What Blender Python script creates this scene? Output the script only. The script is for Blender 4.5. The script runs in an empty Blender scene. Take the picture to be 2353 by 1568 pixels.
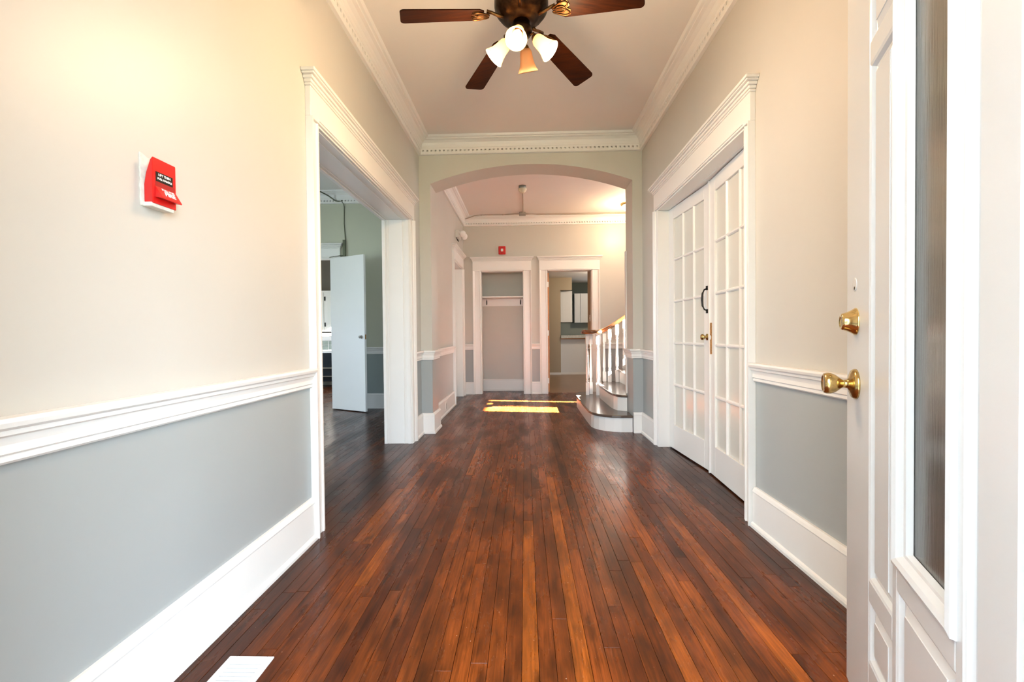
import bpy, bmesh, math, random
from mathutils import Vector, Matrix
random.seed(7)
S = bpy.context.scene
COL = S.collection
PI = math.pi
R = math.radians

# ------------------------------------------------------------------ camera
cam = bpy.data.cameras.new('camera')
cam.sensor_fit = 'HORIZONTAL'; cam.sensor_width = 36.0
cam.lens = 36.0 * 1000.0 / 2353.0
cam.clip_start = 0.02; cam.clip_end = 200
camo = bpy.data.objects.new('camera', cam); COL.objects.link(camo)
YAW, PITCH, ROLL = -0.0304, -0.0150, 0.0096       # radians: to the right, upward, picture turned counter-clockwise
fwd = Vector((math.sin(YAW) * math.cos(PITCH), math.cos(YAW) * math.cos(PITCH), math.sin(PITCH)))
right = fwd.cross(Vector((0, 0, 1))).normalized()
up = right.cross(fwd).normalized()
r2 = right * math.cos(ROLL) - up * math.sin(ROLL)
u2 = up * math.cos(ROLL) + right * math.sin(ROLL)
m = Matrix((r2, u2, -fwd)).transposed().to_4x4()
m.translation = Vector((0, 0, 1.1))
camo.matrix_world = m
S.camera = camo

# ------------------------------------------------------------------ world, sun, exposure
W = bpy.data.worlds.new('sky'); S.world = W; W.use_nodes = True
bg = W.node_tree.nodes['Background']
bg.inputs[0].default_value = (0.70, 0.86, 1.0, 1)
bg.inputs[1].default_value = 20.0

sun = bpy.data.lights.new('sun', 'SUN'); sun.energy = 650.0; sun.angle = R(0.6); sun.color = (1.0, 0.95, 0.88)
suno = bpy.data.objects.new('sun', sun); COL.objects.link(suno)
SE, SA = R(34), R(8)
sd = Vector((-math.cos(SE) * math.cos(SA), math.cos(SE) * math.sin(SA), -math.sin(SE)))
suno.rotation_euler = sd.to_track_quat('-Z', 'Y').to_euler()
suno.location = (12, 4, 9)

def portal(name, loc, direction, sx, sy):
    l = bpy.data.lights.new(name, 'AREA'); l.shape = 'RECTANGLE'; l.size = sx; l.size_y = sy
    l.cycles.is_portal = True
    o = bpy.data.objects.new(name, l); COL.objects.link(o); o.location = loc
    o.rotation_euler = Vector(direction).to_track_quat('-Z', 'Z').to_euler()
    return o
portal('door_daylight_portal', (0.045, 0.19, 1.15), (0, 1, 0), 1.10, 2.3)

V = S.view_settings
S.display_settings.display_device = 'sRGB'
V.view_transform = 'Standard'; V.look = 'None'; V.gamma = 1.0; V.use_curve_mapping = False
V.exposure = 0.0

# ------------------------------------------------------------------ materials
def newmat(name):
    mt = bpy.data.materials.new(name); mt.use_nodes = True
    nt = mt.node_tree; b = nt.nodes['Principled BSDF']
    return mt, nt, b
def N(nt, t, **kw):
    n = nt.nodes.new(t)
    for k, v in kw.items():
        if k.startswith('i_'):
            n.inputs[k[2:].replace('_', ' ')].default_value = v
        else: setattr(n, k, v)
    return n
def bump(nt, b, src, strength, dist=0.002):
    bp = nt.nodes.new('ShaderNodeBump'); bp.inputs['Strength'].default_value = strength; bp.inputs['Distance'].default_value = dist
    nt.links.new(src, bp.inputs['Height']); nt.links.new(bp.outputs[0], b.inputs['Normal'])
def pos(nt):
    return N(nt, 'ShaderNodeNewGeometry').outputs['Position']
def simple(name, col, rough=0.5, metal=0.0, var=0.0, scale=8, bmp=0.0, bscale=60, spec=0.5):
    mt, nt, b = newmat(name)
    b.inputs['Base Color'].default_value = (*col, 1); b.inputs['Roughness'].default_value = rough; b.inputs['Metallic'].default_value = metal
    b.inputs['Specular IOR Level'].default_value = spec
    p = pos(nt)
    if var > 0:
        n = N(nt, 'ShaderNodeTexNoise', i_Scale=scale, i_Detail=4.0); nt.links.new(p, n.inputs['Vector'])
        cr = N(nt, 'ShaderNodeMixRGB'); cr.inputs[1].default_value = (*[c * (1 - var) for c in col], 1); cr.inputs[2].default_value = (*[min(1, c * (1 + var)) for c in col], 1)
        nt.links.new(n.outputs[0], cr.inputs[0]); nt.links.new(cr.outputs[0], b.inputs['Base Color'])
    if bmp > 0:
        n2 = N(nt, 'ShaderNodeTexNoise', i_Scale=bscale, i_Detail=3.0); nt.links.new(p, n2.inputs['Vector'])
        bump(nt, b, n2.outputs[0], bmp)
    return mt
def wall_paint(name, upper, lower, zb=0.87):
    mt, nt, b = newmat(name)
    p = pos(nt); sx = N(nt, 'ShaderNodeSeparateXYZ'); nt.links.new(p, sx.inputs[0])
    gt = N(nt, 'ShaderNodeMath', operation='GREATER_THAN'); gt.inputs[1].default_value = zb
    nt.links.new(sx.outputs[2], gt.inputs[0])
    n = N(nt, 'ShaderNodeTexNoise', i_Scale=2.2, i_Detail=5.0); nt.links.new(p, n.inputs['Vector'])
    mx = N(nt, 'ShaderNodeMixRGB'); mx.inputs[1].default_value = (*lower, 1); mx.inputs[2].default_value = (*upper, 1)
    nt.links.new(gt.outputs[0], mx.inputs[0])
    hs = N(nt, 'ShaderNodeMixRGB', blend_type='MULTIPLY'); hs.inputs[0].default_value = 1
    rr = N(nt, 'ShaderNodeMapRange'); rr.inputs[3].default_value = 0.96; rr.inputs[4].default_value = 1.03
    nt.links.new(n.outputs[0], rr.inputs[0]); nt.links.new(mx.outputs[0], hs.inputs[1]); nt.links.new(rr.outputs[0], hs.inputs[2])
    nt.links.new(hs.outputs[0], b.inputs['Base Color']); b.inputs['Roughness'].default_value = 0.42
    n2 = N(nt, 'ShaderNodeTexNoise', i_Scale=7.0, i_Detail=6.0); nt.links.new(p, n2.inputs['Vector'])
    bump(nt, b, n2.outputs[0], 0.25, 0.004)
    return mt
M = {}
UP = (0.545, 0.515, 0.468); LO = (0.355, 0.375, 0.375)
M['wall'] = wall_paint('wall_paint', UP, LO)
M['wall_plain'] = wall_paint('wall_paint_plain', UP, UP)
M['wall_side'] = wall_paint('side_room_paint', (0.50, 0.50, 0.41), (0.29, 0.33, 0.32))
M['ceiling'] = simple('ceiling_paint', (0.79, 0.75, 0.71), 0.7, var=0.03, scale=1.5, bmp=0.15, bscale=9)
M['trim'] = simple('white_gloss_trim', (0.83, 0.81, 0.78), 0.32, var=0.02, scale=3, bmp=0.12, bscale=25)
M['door_white'] = simple('white_door_paint', (0.66, 0.70, 0.755), 0.30, var=0.015, scale=3, bmp=0.12, bscale=30)
M['pane_white'] = simple('painted_over_glass', (0.70, 0.69, 0.63), 0.22, var=0.04, scale=2)
M['black'] = simple('black_iron', (0.012, 0.011, 0.01), 0.4, metal=0.6)
M['dark'] = simple('dark_void', (0.006, 0.006, 0.006), 0.9)
M['red'] = simple('red_plastic', (0.54, 0.006, 0.005), 0.28)
M['red_dark'] = simple('dark_red_plastic', (0.30, 0.008, 0.008), 0.3)
M['white_print'] = simple('white_print', (0.85, 0.85, 0.85), 0.5)
M['plaster'] = simple('chipped_plaster', (0.72, 0.69, 0.62), 0.8, var=0.35, scale=45, bmp=0.6, bscale=80)
M['white_plastic'] = simple('white_plastic', (0.80, 0.79, 0.75), 0.4)
M['cream_plastic'] = simple('cream_plastic', (0.70, 0.62, 0.46), 0.5, var=0.05)
M['grey_metal'] = simple('grey_painted_metal', (0.30, 0.28, 0.25), 0.4, metal=0.5)
M['raceway'] = simple('painted_raceway', (0.42, 0.34, 0.27), 0.5)
M['green_conduit'] = simple('dull_green_conduit', (0.12, 0.13, 0.08), 0.5)
M['vent_white'] = simple('white_enamel', (0.66, 0.67, 0.68), 0.35)
M['tread'] = simple('dark_stained_tread', (0.085, 0.058, 0.045), 0.22, var=0.25, scale=12)
M['rail_wood'] = simple('brown_handrail', (0.15, 0.058, 0.022), 0.22, var=0.3, scale=14)
M['cab'] = simple('white_cabinet', (0.72, 0.72, 0.72), 0.4)
M['granite'] = simple('speckled_counter', (0.50, 0.50, 0.47), 0.25, var=0.55, scale=55)
M['orange_wood'] = simple('orange_wood', (0.50, 0.19, 0.05), 0.4, var=0.2, scale=20)
M['vinyl'] = simple('tan_kitchen_floor', (0.26, 0.17, 0.10), 0.35, var=0.15, scale=6)
M['dark_green'] = simple('dark_green_wall', (0.045, 0.06, 0.05), 0.6)
M['tan_wall'] = simple('kitchen_tan_wall', (0.40, 0.32, 0.22), 0.5)
M['tile_green'] = simple('green_hearth_tile', (0.16, 0.19, 0.16), 0.3, var=0.2, scale=20)
M['bulb_off'] = simple('unlit_bulb_glass', (0.8, 0.75, 0.65), 0.2)

def brass(name, col, rough):
    mt, nt, b = newmat(name)
    b.inputs['Metallic'].default_value = 1.0
    p = pos(nt)
    n = N(nt, 'ShaderNodeTexNoise', i_Scale=60.0, i_Detail=6.0); nt.links.new(p, n.inputs['Vector'])
    mx = N(nt, 'ShaderNodeMixRGB'); mx.inputs[1].default_value = (*[c * (0.86 if rough < .15 else 0.6) for c in col], 1); mx.inputs[2].default_value = (*col, 1)
    rp = N(nt, 'ShaderNodeMapRange'); rp.inputs[1].default_value = 0.35; rp.inputs[2].default_value = 0.6
    nt.links.new(n.outputs[0], rp.inputs[0]); nt.links.new(rp.outputs[0], mx.inputs[0]); nt.links.new(mx.outputs[0], b.inputs['Base Color'])
    b.inputs['Roughness'].default_value = rough
    return mt
M['brass'] = brass('polished_brass', (0.86, 0.66, 0.30), 0.14)
M['old_brass'] = brass('worn_brass', (0.66, 0.47, 0.19), 0.2)
M['dull_brass'] = brass('dull_brass_plate', (0.55, 0.30, 0.10), 0.45)
M['bronze'] = brass('oil_rubbed_bronze', (0.035, 0.019, 0.010), 0.42)
M['bronze_copper'] = brass('coppery_bronze', (0.16, 0.075, 0.030), 0.4)  # coppery bronze of the blade irons and lamp arms

def blade_wood():
    mt, nt, b = newmat('walnut_fan_blade')
    tc = N(nt, 'ShaderNodeTexCoord'); mp = N(nt, 'ShaderNodeMapping'); mp.inputs['Scale'].default_value = (3, 60, 30)
    nt.links.new(tc.outputs['Object'], mp.inputs[0])
    n = N(nt, 'ShaderNodeTexNoise', i_Scale=1.5, i_Detail=6.0); nt.links.new(mp.outputs[0], n.inputs['Vector'])
    cr = N(nt, 'ShaderNodeValToRGB'); cr.color_ramp.elements[0].color = (0.010, 0.0020, 0.0004, 1); cr.color_ramp.elements[1].color = (0.024, 0.0052, 0.0007, 1)
    cr.color_ramp.elements[0].position = 0.35; cr.color_ramp.elements[1].position = 0.65
    nt.links.new(n.outputs[0], cr.inputs[0]); nt.links.new(cr.outputs[0], b.inputs['Base Color']); b.inputs['Roughness'].default_value = 0.5; b.inputs['Specular IOR Level'].default_value = 0.08
    return mt
M['blade'] = blade_wood()

def floor_wood():
    mt, nt, b = newmat('stained_floorboards')
    at = N(nt, 'ShaderNodeAttribute'); at.attribute_name = 'tone'
    p = pos(nt)
    # grain: world position shifted per board
    sh = N(nt, 'ShaderNodeVectorMath', operation='MULTIPLY'); cmb = N(nt, 'ShaderNodeCombineXYZ')
    nt.links.new(at.outputs['Fac'], cmb.inputs[0]); nt.links.new(at.outputs['Fac'], cmb.inputs[1]); nt.links.new(at.outputs['Fac'], cmb.inputs[2])
    nt.links.new(cmb.outputs[0], sh.inputs[0]); sh.inputs[1].default_value = (17, 31, 5)
    ad = N(nt, 'ShaderNodeVectorMath', operation='ADD'); nt.links.new(p, ad.inputs[0]); nt.links.new(sh.outputs[0], ad.inputs[1])
    mp = N(nt, 'ShaderNodeMapping'); mp.inputs['Scale'].default_value = (70, 3.0, 1); nt.links.new(ad.outputs[0], mp.inputs[0])
    g = N(nt, 'ShaderNodeTexNoise', i_Scale=1.6, i_Detail=7.0, i_Roughness=0.62); g.inputs['Distortion'].default_value = 0.4
    nt.links.new(mp.outputs[0], g.inputs['Vector'])
    # board base colour
    cr = N(nt, 'ShaderNodeValToRGB'); e = cr.color_ramp.elements
    e[0].position = 0.0; e[0].color = (0.100, 0.021, 0.005, 1)
    e[1].position = 1.0; e[1].color = (0.285, 0.070, 0.009, 1)
    x = cr.color_ramp.elements.new(0.35); x.color = (0.155, 0.034, 0.006, 1)
    x = cr.color_ramp.elements.new(0.75); x.color = (0.200, 0.044, 0.007, 1)
    nt.links.new(at.outputs['Fac'], cr.inputs[0])
    gm = N(nt, 'ShaderNodeMapRange'); gm.inputs[1].default_value = 0.3; gm.inputs[2].default_value = 0.7; gm.inputs[3].default_value = 0.50; gm.inputs[4].default_value = 1.30
    nt.links.new(g.outputs[0], gm.inputs[0])
    m1 = N(nt, 'ShaderNodeMixRGB', blend_type='MULTIPLY'); m1.inputs[0].default_value = 1
    nt.links.new(cr.outputs[0], m1.inputs[1]); nt.links.new(gm.outputs[0], m1.inputs[2])
    # dark wear blotches, elongated along the boards
    mp2 = N(nt, 'ShaderNodeMapping'); mp2.inputs['Scale'].default_value = (5.5, 1.7, 1); nt.links.new(p, mp2.inputs[0])
    w = N(nt, 'ShaderNodeTexNoise', i_Scale=1.0, i_Detail=5.0, i_Roughness=0.6); nt.links.new(mp2.outputs[0], w.inputs['Vector'])
    wr = N(nt, 'ShaderNodeMapRange'); wr.inputs[1].default_value = 0.36; wr.inputs[2].default_value = 0.60; wr.inputs[3].default_value = 0.36; wr.inputs[4].default_value = 1.02
    nt.links.new(w.outputs[0], wr.inputs[0])
    mp3 = N(nt, 'ShaderNodeMapping'); mp3.inputs['Scale'].default_value = (22, 5, 1); nt.links.new(ad.outputs[0], mp3.inputs[0])
    w3 = N(nt, 'ShaderNodeTexNoise', i_Scale=1.0, i_Detail=3.0); nt.links.new(mp3.outputs[0], w3.inputs['Vector'])
    wr3 = N(nt, 'ShaderNodeMapRange'); wr3.inputs[1].default_value = 0.3; wr3.inputs[2].default_value = 0.48; wr3.inputs[3].default_value = 0.55; wr3.inputs[4].default_value = 1.0
    nt.links.new(w3.outputs[0], wr3.inputs[0])
    m2 = N(nt, 'ShaderNodeMixRGB', blend_type='MULTIPLY'); m2.inputs[0].default_value = 1
    nt.links.new(m1.outputs[0], m2.inputs[1]); nt.links.new(wr.outputs[0], m2.inputs[2])
    m3 = N(nt, 'ShaderNodeMixRGB', blend_type='MULTIPLY'); m3.inputs[0].default_value = 1
    nt.links.new(m2.outputs[0], m3.inputs[1]); nt.links.new(wr3.outputs[0], m3.inputs[2])
    # worn pale specks
    sp = N(nt, 'ShaderNodeTexNoise', i_Scale=110.0, i_Detail=2.0); nt.links.new(p, sp.inputs['Vector'])
    sr = N(nt, 'ShaderNodeMapRange'); sr.inputs[1].default_value = 0.745; sr.inputs[2].default_value = 0.77
    nt.links.new(sp.outputs[0], sr.inputs[0])
    m4 = N(nt, 'ShaderNodeMixRGB'); m4.inputs[2].default_value = (0.45, 0.33, 0.24, 1)
    nt.links.new(sr.outputs[0], m4.inputs[0]); nt.links.new(m3.outputs[0], m4.inputs[1])
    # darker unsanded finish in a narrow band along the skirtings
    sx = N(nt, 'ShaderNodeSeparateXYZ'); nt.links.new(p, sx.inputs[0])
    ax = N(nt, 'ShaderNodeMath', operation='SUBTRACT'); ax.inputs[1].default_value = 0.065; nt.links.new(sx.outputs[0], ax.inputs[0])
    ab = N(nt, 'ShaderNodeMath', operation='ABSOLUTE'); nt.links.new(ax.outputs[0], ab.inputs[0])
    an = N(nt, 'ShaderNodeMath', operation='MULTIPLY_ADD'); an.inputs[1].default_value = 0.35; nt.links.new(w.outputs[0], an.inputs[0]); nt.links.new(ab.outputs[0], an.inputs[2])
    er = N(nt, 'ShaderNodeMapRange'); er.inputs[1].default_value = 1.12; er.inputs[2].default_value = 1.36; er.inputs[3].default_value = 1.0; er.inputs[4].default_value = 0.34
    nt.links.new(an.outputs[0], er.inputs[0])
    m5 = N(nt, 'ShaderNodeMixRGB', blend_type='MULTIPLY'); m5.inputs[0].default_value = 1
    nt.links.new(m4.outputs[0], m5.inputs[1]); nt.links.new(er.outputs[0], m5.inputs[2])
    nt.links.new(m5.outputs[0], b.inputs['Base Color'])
    rg = N(nt, 'ShaderNodeMapRange'); rg.inputs[1].default_value = 0.3; rg.inputs[2].default_value = 0.7; rg.inputs[3].default_value = 0.36; rg.inputs[4].default_value = 0.20
    nt.links.new(w.outputs[0], rg.inputs[0]); nt.links.new(rg.outputs[0], b.inputs['Roughness'])
    b.inputs['Specular IOR Level'].default_value = 0.22
    # height: grain + slow waviness
    n2 = N(nt, 'ShaderNodeTexNoise', i_Scale=9.0, i_Detail=2.0); nt.links.new(p, n2.inputs['Vector'])
    mm = N(nt, 'ShaderNodeMath', operation='MULTIPLY_ADD'); mm.inputs[1].default_value = 0.25
    nt.links.new(g.outputs[0], mm.inputs[0]); nt.links.new(n2.outputs[0], mm.inputs[2])
    bump(nt, b, mm.outputs[0], 0.10, 0.0025)
    return mt
M['floor'] = floor_wood()

def frosted():
    mt, nt, b = newmat('smoky_door_glass')
    p = pos(nt)
    mp = N(nt, 'ShaderNodeMapping'); mp.inputs['Scale'].default_value = (120, 120, 7); nt.links.new(p, mp.inputs[0])
    n = N(nt, 'ShaderNodeTexNoise', i_Scale=1.2, i_Detail=5.0); nt.links.new(mp.outputs[0], n.inputs['Vector'])
    rg = N(nt, 'ShaderNodeMapRange'); rg.inputs[3].default_value = 0.06; rg.inputs[4].default_value = 0.24
    nt.links.new(n.outputs[0], rg.inputs[0]); nt.links.new(rg.outputs[0], b.inputs['Roughness'])
    b.inputs['Base Color'].default_value = (0.42, 0.43, 0.42, 1)
    b.inputs['Transmission Weight'].default_value = 0.9; b.inputs['IOR'].default_value = 1.45
    bump(nt, b, n.outputs[0], 0.15, 0.002)
    return mt
M['glass'] = frosted()
def shade_mat(name, strength, col, emis):
    mt, nt, b = newmat(name)
    b.inputs['Base Color'].default_value = (*col, 1); b.inputs['Roughness'].default_value = 0.35
    b.inputs['Transmission Weight'].default_value = 0.25
    b.inputs['Emission Color'].default_value = (*emis, 1); b.inputs['Emission Strength'].default_value = strength
    tr = N(nt, 'ShaderNodeBsdfTranslucent'); tr.inputs[0].default_value = (*col, 1)
    mx = N(nt, 'ShaderNodeMixShader'); mx.inputs[0].default_value = 0.5
    out = nt.nodes['Material Output']
    nt.links.new(b.outputs[0], mx.inputs[1]); nt.links.new(tr.outputs[0], mx.inputs[2]); nt.links.new(mx.outputs[0], out.inputs[0])
    return mt
M['shade_lit'] = shade_mat('lit_frosted_shade', 0.30, (0.92, 0.80, 0.60), (1.0, 0.72, 0.38))
M['shade_off'] = shade_mat('amber_marbled_shade', 0.0, (0.80, 0.52, 0.30), (1, 1, 1))
def emit(name, col, s):
    mt, nt, b = newmat(name); b.inputs['Base Color'].default_value = (*col, 1)
    b.inputs['Emission Color'].default_value = (*col, 1); b.inputs['Emission Strength'].default_value = s
    return mt
M['bulb'] = emit('lit_bulb', (1.0, 0.80, 0.52), 6)
M['dome_lit'] = emit('lit_dome_glass', (1.0, 0.84, 0.62), 5)

# ------------------------------------------------------------------ mesh helpers
class B:
    def __init__(s): s.v = []; s.f = []; s.sm = []
    def add(s, vs, fs, smooth=False, mat=None):
        o = len(s.v)
        s.v += [tuple((mat @ Vector(v)) if mat is not None else v) for v in vs]
        for f in fs: s.f.append([i + o for i in f]); s.sm.append(smooth)
        return s
    def box(s, x0, x1, y0, y1, z0, z1, mat=None):
        vs = [(x, y, z) for z in (z0, z1) for (x, y) in ((x0, y0), (x1, y0), (x1, y1), (x0, y1))]
        return s.add(vs, [(3, 2, 1, 0), (4, 5, 6, 7), (0, 1, 5, 4), (1, 2, 6, 5), (2, 3, 7, 6), (3, 0, 4, 7)], mat=mat)
    def prism(s, poly, h0, h1, axis='z', smooth=False, mat=None):
        n = len(poly)
        def P(a, b_, h):
            return {'z': (a, b_, h), 'y': (a, h, b_), 'x': (h, a, b_)}[axis]
        vs = [P(a, b_, h0) for a, b_ in poly] + [P(a, b_, h1) for a, b_ in poly]
        s.add(vs, [tuple(range(n))[::-1], tuple(range(n, 2 * n))], mat=mat)
        o = len(s.v) - 2 * n
        for i in range(n):
            j = (i + 1) % n
            s.f.append([o + i, o + j, o + n + j, o + n + i]); s.sm.append(smooth)
        return s
    def lathe(s, prof, mat=None, n=24, closed=False):
        # prof: (r, h) along local z
        vs = []; fs = []
        for r, h in prof:
            for k in range(n):
                a = 2 * PI * k / n; vs.append((r * math.cos(a), r * math.sin(a), h))
        L = len(prof)
        for i in range(L - 1):
            for k in range(n):
                k2 = (k + 1) % n
                fs.append((i * n + k, i * n + k2, (i + 1) * n + k2, (i + 1) * n + k))
        if prof[0][0] > 1e-6 and not closed: fs.append(tuple(range(n))[::-1])
        if prof[-1][0] > 1e-6 and not closed: fs.append(tuple((L - 1) * n + k for k in range(n)))
        return s.add(vs, fs, True, mat)
    def tube(s, pts, r, n=8, mat=None, flat=None):
        pts = [Vector(p) for p in pts]; vs = []; fs = []
        for i, p in enumerate(pts):
            t = (pts[min(i + 1, len(pts) - 1)] - pts[max(i - 1, 0)]).normalized()
            a = Vector((0, 0, 1)) if abs(t.z) < 0.9 else Vector((1, 0, 0))
            u = t.cross(a).normalized(); w = u.cross(t).normalized()
            rr = r[i] if isinstance(r, (list, tuple)) else r
            for k in range(n):
                an = 2 * PI * k / n
                vs.append(tuple(p + u * math.cos(an) * rr * (flat or 1) + w * math.sin(an) * rr))
        for i in range(len(pts) - 1):
            for k in range(n):
                k2 = (k + 1) % n
                fs.append((i * n + k, i * n + k2, (i + 1) * n + k2, (i + 1) * n + k))
        fs.append(tuple(range(n))[::-1]); fs.append(tuple((len(pts) - 1) * n + k for k in range(n)))
        return s.add(vs, fs, True, mat)
    def sweep(s, path, prof, closed=False):
        # path in plan, room side on the right hand; prof = (distance from the wall, z)
        P = [Vector(p) for p in path]; n = len(P); k = len(prof); vs = []; fs = []
        def nrm(a, b_):
            d = (b_ - a).normalized(); return Vector((d.y, -d.x))
        for i in range(n):
            if closed or 0 < i < n - 1:
                n1 = nrm(P[i - 1], P[i]); n2 = nrm(P[i], P[(i + 1) % n])
                o = (n1 + n2) / (1 + n1.dot(n2))
            elif i == 0: o = nrm(P[0], P[1])
            else: o = nrm(P[-2], P[-1])
            for d, z in prof: vs.append((P[i].x + o.x * d, P[i].y + o.y * d, z))
        for i in range(n if closed else n - 1):
            j = (i + 1) % n
            for q in range(k):
                q2 = (q + 1) % k
                fs.append((i * k + q, j * k + q, j * k + q2, i * k + q2))
        if not closed:
            fs.append(tuple(range(k))); fs.append(tuple((n - 1) * k + q for q in range(k))[::-1])
        return s.add(vs, fs)

ROOTS = {}
def props(o, label=None, cat=None, group=None, kind=None):
    if label: o['label'] = label
    if cat: o['category'] = cat
    if group: o['group'] = group
    if kind: o['kind'] = kind
    return o
def thing(name, loc, label, cat, rz=0.0, group=None, kind=None):
    o = bpy.data.objects.new(name, None); COL.objects.link(o)
    o.empty_display_size = 0.1
    o.location = loc; o.rotation_euler = (0, 0, rz)
    o['_m'] = 1; ROOTS[o.name] = Matrix.Translation(Vector(loc)) @ Matrix.Rotation(rz, 4, 'Z')
    del o['_m']
    return props(o, label, cat, group, kind)
def obj(name, b, mat, parent=None, local=False, label=None, bev=0.0, kind=None, origin=True, attrs=None):
    me = bpy.data.meshes.new(name)
    vs = b.v; inv = None
    loc = Vector((0, 0, 0))
    if parent is not None and not local:
        rt = parent
        acc = Vector((0, 0, 0))
        while rt.parent is not None:
            acc += rt.location; rt = rt.parent
        if rt.name in ROOTS: inv = ROOTS[rt.name].inverted()
        else: inv = Matrix.Translation(-rt.location)
        inv = Matrix.Translation(-acc) @ inv
        vs = [tuple(inv @ Vector(v)) for v in vs]
    elif parent is None and origin and vs:
        xs = [v[0] for v in vs]; ys = [v[1] for v in vs]; zs = [v[2] for v in vs]
        loc = Vector(((min(xs) + max(xs)) / 2, (min(ys) + max(ys)) / 2, min(zs)))
        vs = [(v[0] - loc.x, v[1] - loc.y, v[2] - loc.z) for v in vs]
    me.from_pydata(vs, [], b.f)
    me.polygons.foreach_set('use_smooth', b.sm)
    bm = bmesh.new(); bm.from_mesh(me); bmesh.ops.recalc_face_normals(bm, faces=bm.faces); bm.to_mesh(me); bm.free()
    if attrs is not None:
        at = me.attributes.new('tone', 'FLOAT', 'FACE'); at.data.foreach_set('value', attrs)
    me.materials.append(mat)
    o = bpy.data.objects.new(name, me); COL.objects.link(o); o.location = loc
    if parent is not None: o.parent = parent
    if bev > 0:
        md = o.modifiers.new('bevel', 'BEVEL'); md.width = bev; md.segments = 2; md.limit_method = 'ANGLE'; md.angle_limit = R(40)
    if label: o['label'] = label
    if kind: o['kind'] = kind
    return o
def struct(name, b, mat, label, cat, bev=0.0):
    return props(obj(name, b, mat, bev=bev), label, cat, None, 'structure')
def single(name, b, mat, label, cat, group=None, bev=0.0):
    return props(obj(name, b, mat, bev=bev), label, cat, group)
def axis_mat(origin, direction):
    q = Vector(direction).normalized().to_track_quat('Z', 'Y')
    return Matrix.Translation(Vector(origin)) @ q.to_matrix().to_4x4()
def wall_with(b, axis, fixed, a0, a1, z0, z1, holes):
    """solid wall along axis ('x' or 'y'); fixed=(lo,hi) thickness; holes (a_lo,a_hi,z_lo,z_hi) sorted"""
    def bx(p0, p1, q0, q1):
        if p1 - p0 < 1e-4 or q1 - q0 < 1e-4: return
        if axis == 'y': b.box(fixed[0], fixed[1], p0, p1, q0, q1)
        else: b.box(p0, p1, fixed[0], fixed[1], q0, q1)
    c = a0
    for h in sorted(holes):
        bx(c, h[0], z0, z1); bx(h[0], h[1], z0, h[2]); bx(h[0], h[1], h[3], z1); c = h[1]
    bx(c, a1, z0, z1)
    return b

# ------------------------------------------------------------------ measures (metres)
XL, XR = -1.167, 1.297           # front hall walls
YF = 0.36                        # inner face of the front wall
YA0, YA1 = 4.841, 5.16           # arch wall
XL2 = -1.13                      # rear hall left wall
YB = 8.03                        # rear wall
XE = 3.70                        # stair hall right wall
CZ = 3.27                        # ceiling
OH = 2.285                       # opening head height
LY0, LY1 = 2.42, 4.39            # cased opening, left
RY0, RY1 = 2.575, 4.235          # double doors, right
LX = -1.44                       # far face of the left partition
LYB = 6.53                       # far wall of the left room
D3Y0, D3Y1 = 6.90, 7.74          # doorway in the rear left wall
CLX0, CLX1 = -0.812, -0.022      # closet
KX0, KX1 = 0.405, 1.235          # kitchen doorway

# ------------------------------------------------------------------ shell
b = B(); wall_with(b, 'y', (LX, XL), 0.20, YA1, 0, CZ, [(LY0, LY1, 0, OH)])
struct('wall_left', b, M['wall'], 'beige over grey painted left wall of the front hall with the wide cased opening', 'wall')
b = B(); wall_with(b, 'y', (LX, XL2), YA1, 8.9, 0, CZ, [(D3Y0, D3Y1, 0, OH)])
struct('wall_left_rear', b, M['wall'], 'beige and grey left wall of the rear hall past the arch', 'wall')
b = B(); wall_with(b, 'y', (XR, 1.50), 0.20, YA0, 0, CZ, [(RY0, RY1, 0, OH)])
struct('wall_right', b, M['wall'], 'beige over grey painted right wall holding the double doors', 'wall')
b = B(); wall_with(b, 'x', (0.20, YF), XL, XR, 0, CZ, [(-0.505, 0.60, 0, 2.34)])
struct('wall_front', b, M['wall'], 'front wall around the entry doorway', 'wall')
# arch wall
def arch_z(x):
    # circle through springing and crown
    xc = 0.073; half = 1.1155; rise = 0.197
    rr = (half * half + rise * rise) / (2 * rise)
    return 2.786 + rise - rr + math.sqrt(max(rr * rr - (x - xc) ** 2, 0))
AX0, AX1 = -1.042, 1.189
b = B()
b.box(XL, AX0, YA0, YA1, 0, CZ); b.box(AX1, XR, YA0, YA1, 0, CZ)
b.box(XR, XE, YA0, YA1, 0, CZ)
xs = [AX0 + (AX1 - AX0) * i / 40 for i in range(41)]
vs = []; fs = []
for x in xs:
    z = arch_z(x); vs += [(x, YA0, z), (x, YA0, CZ), (x, YA1, CZ), (x, YA1, z)]
for i in range(40):
    o = i * 4
    for q in range(4):
        q2 = (q + 1) % 4; fs.append((o + q, o + 4 + q, o + 4 + q2, o + q2))
b.add(vs, fs)
struct('wall_arch', b, M['wall'], 'beige cross wall with a shallow segmental arch over grey lower piers', 'wall')
b = B(); wall_with(b, 'x', (YB, YB + 0.15), XL2, XE, 0, CZ, [(CLX0, CLX1, 0, 2.274), (KX0, KX1, 0, 2.274)])
struct('wall_rear', b, M['wall'], 'beige rear wall with the closet and the kitchen doorway', 'wall')
# stair hall right wall with its window
WZ0, WZ1 = 2.12, 3.02
b = B(); wall_with(b, 'y', (XE, XE + 0.15), YA0, 8.3, 0, CZ, [(5.62, 6.44, WZ0, WZ1), (6.565, 6.69, 1.93, WZ1)])
struct('wall_stair', b, M['wall_plain'], 'beige wall at the head of the stairs with a tall window', 'wall')
portal('stair_window_portal', (XE + 0.14, 6.15, 2.57), (-1, 0, 0), 1.1, 0.9)
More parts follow.
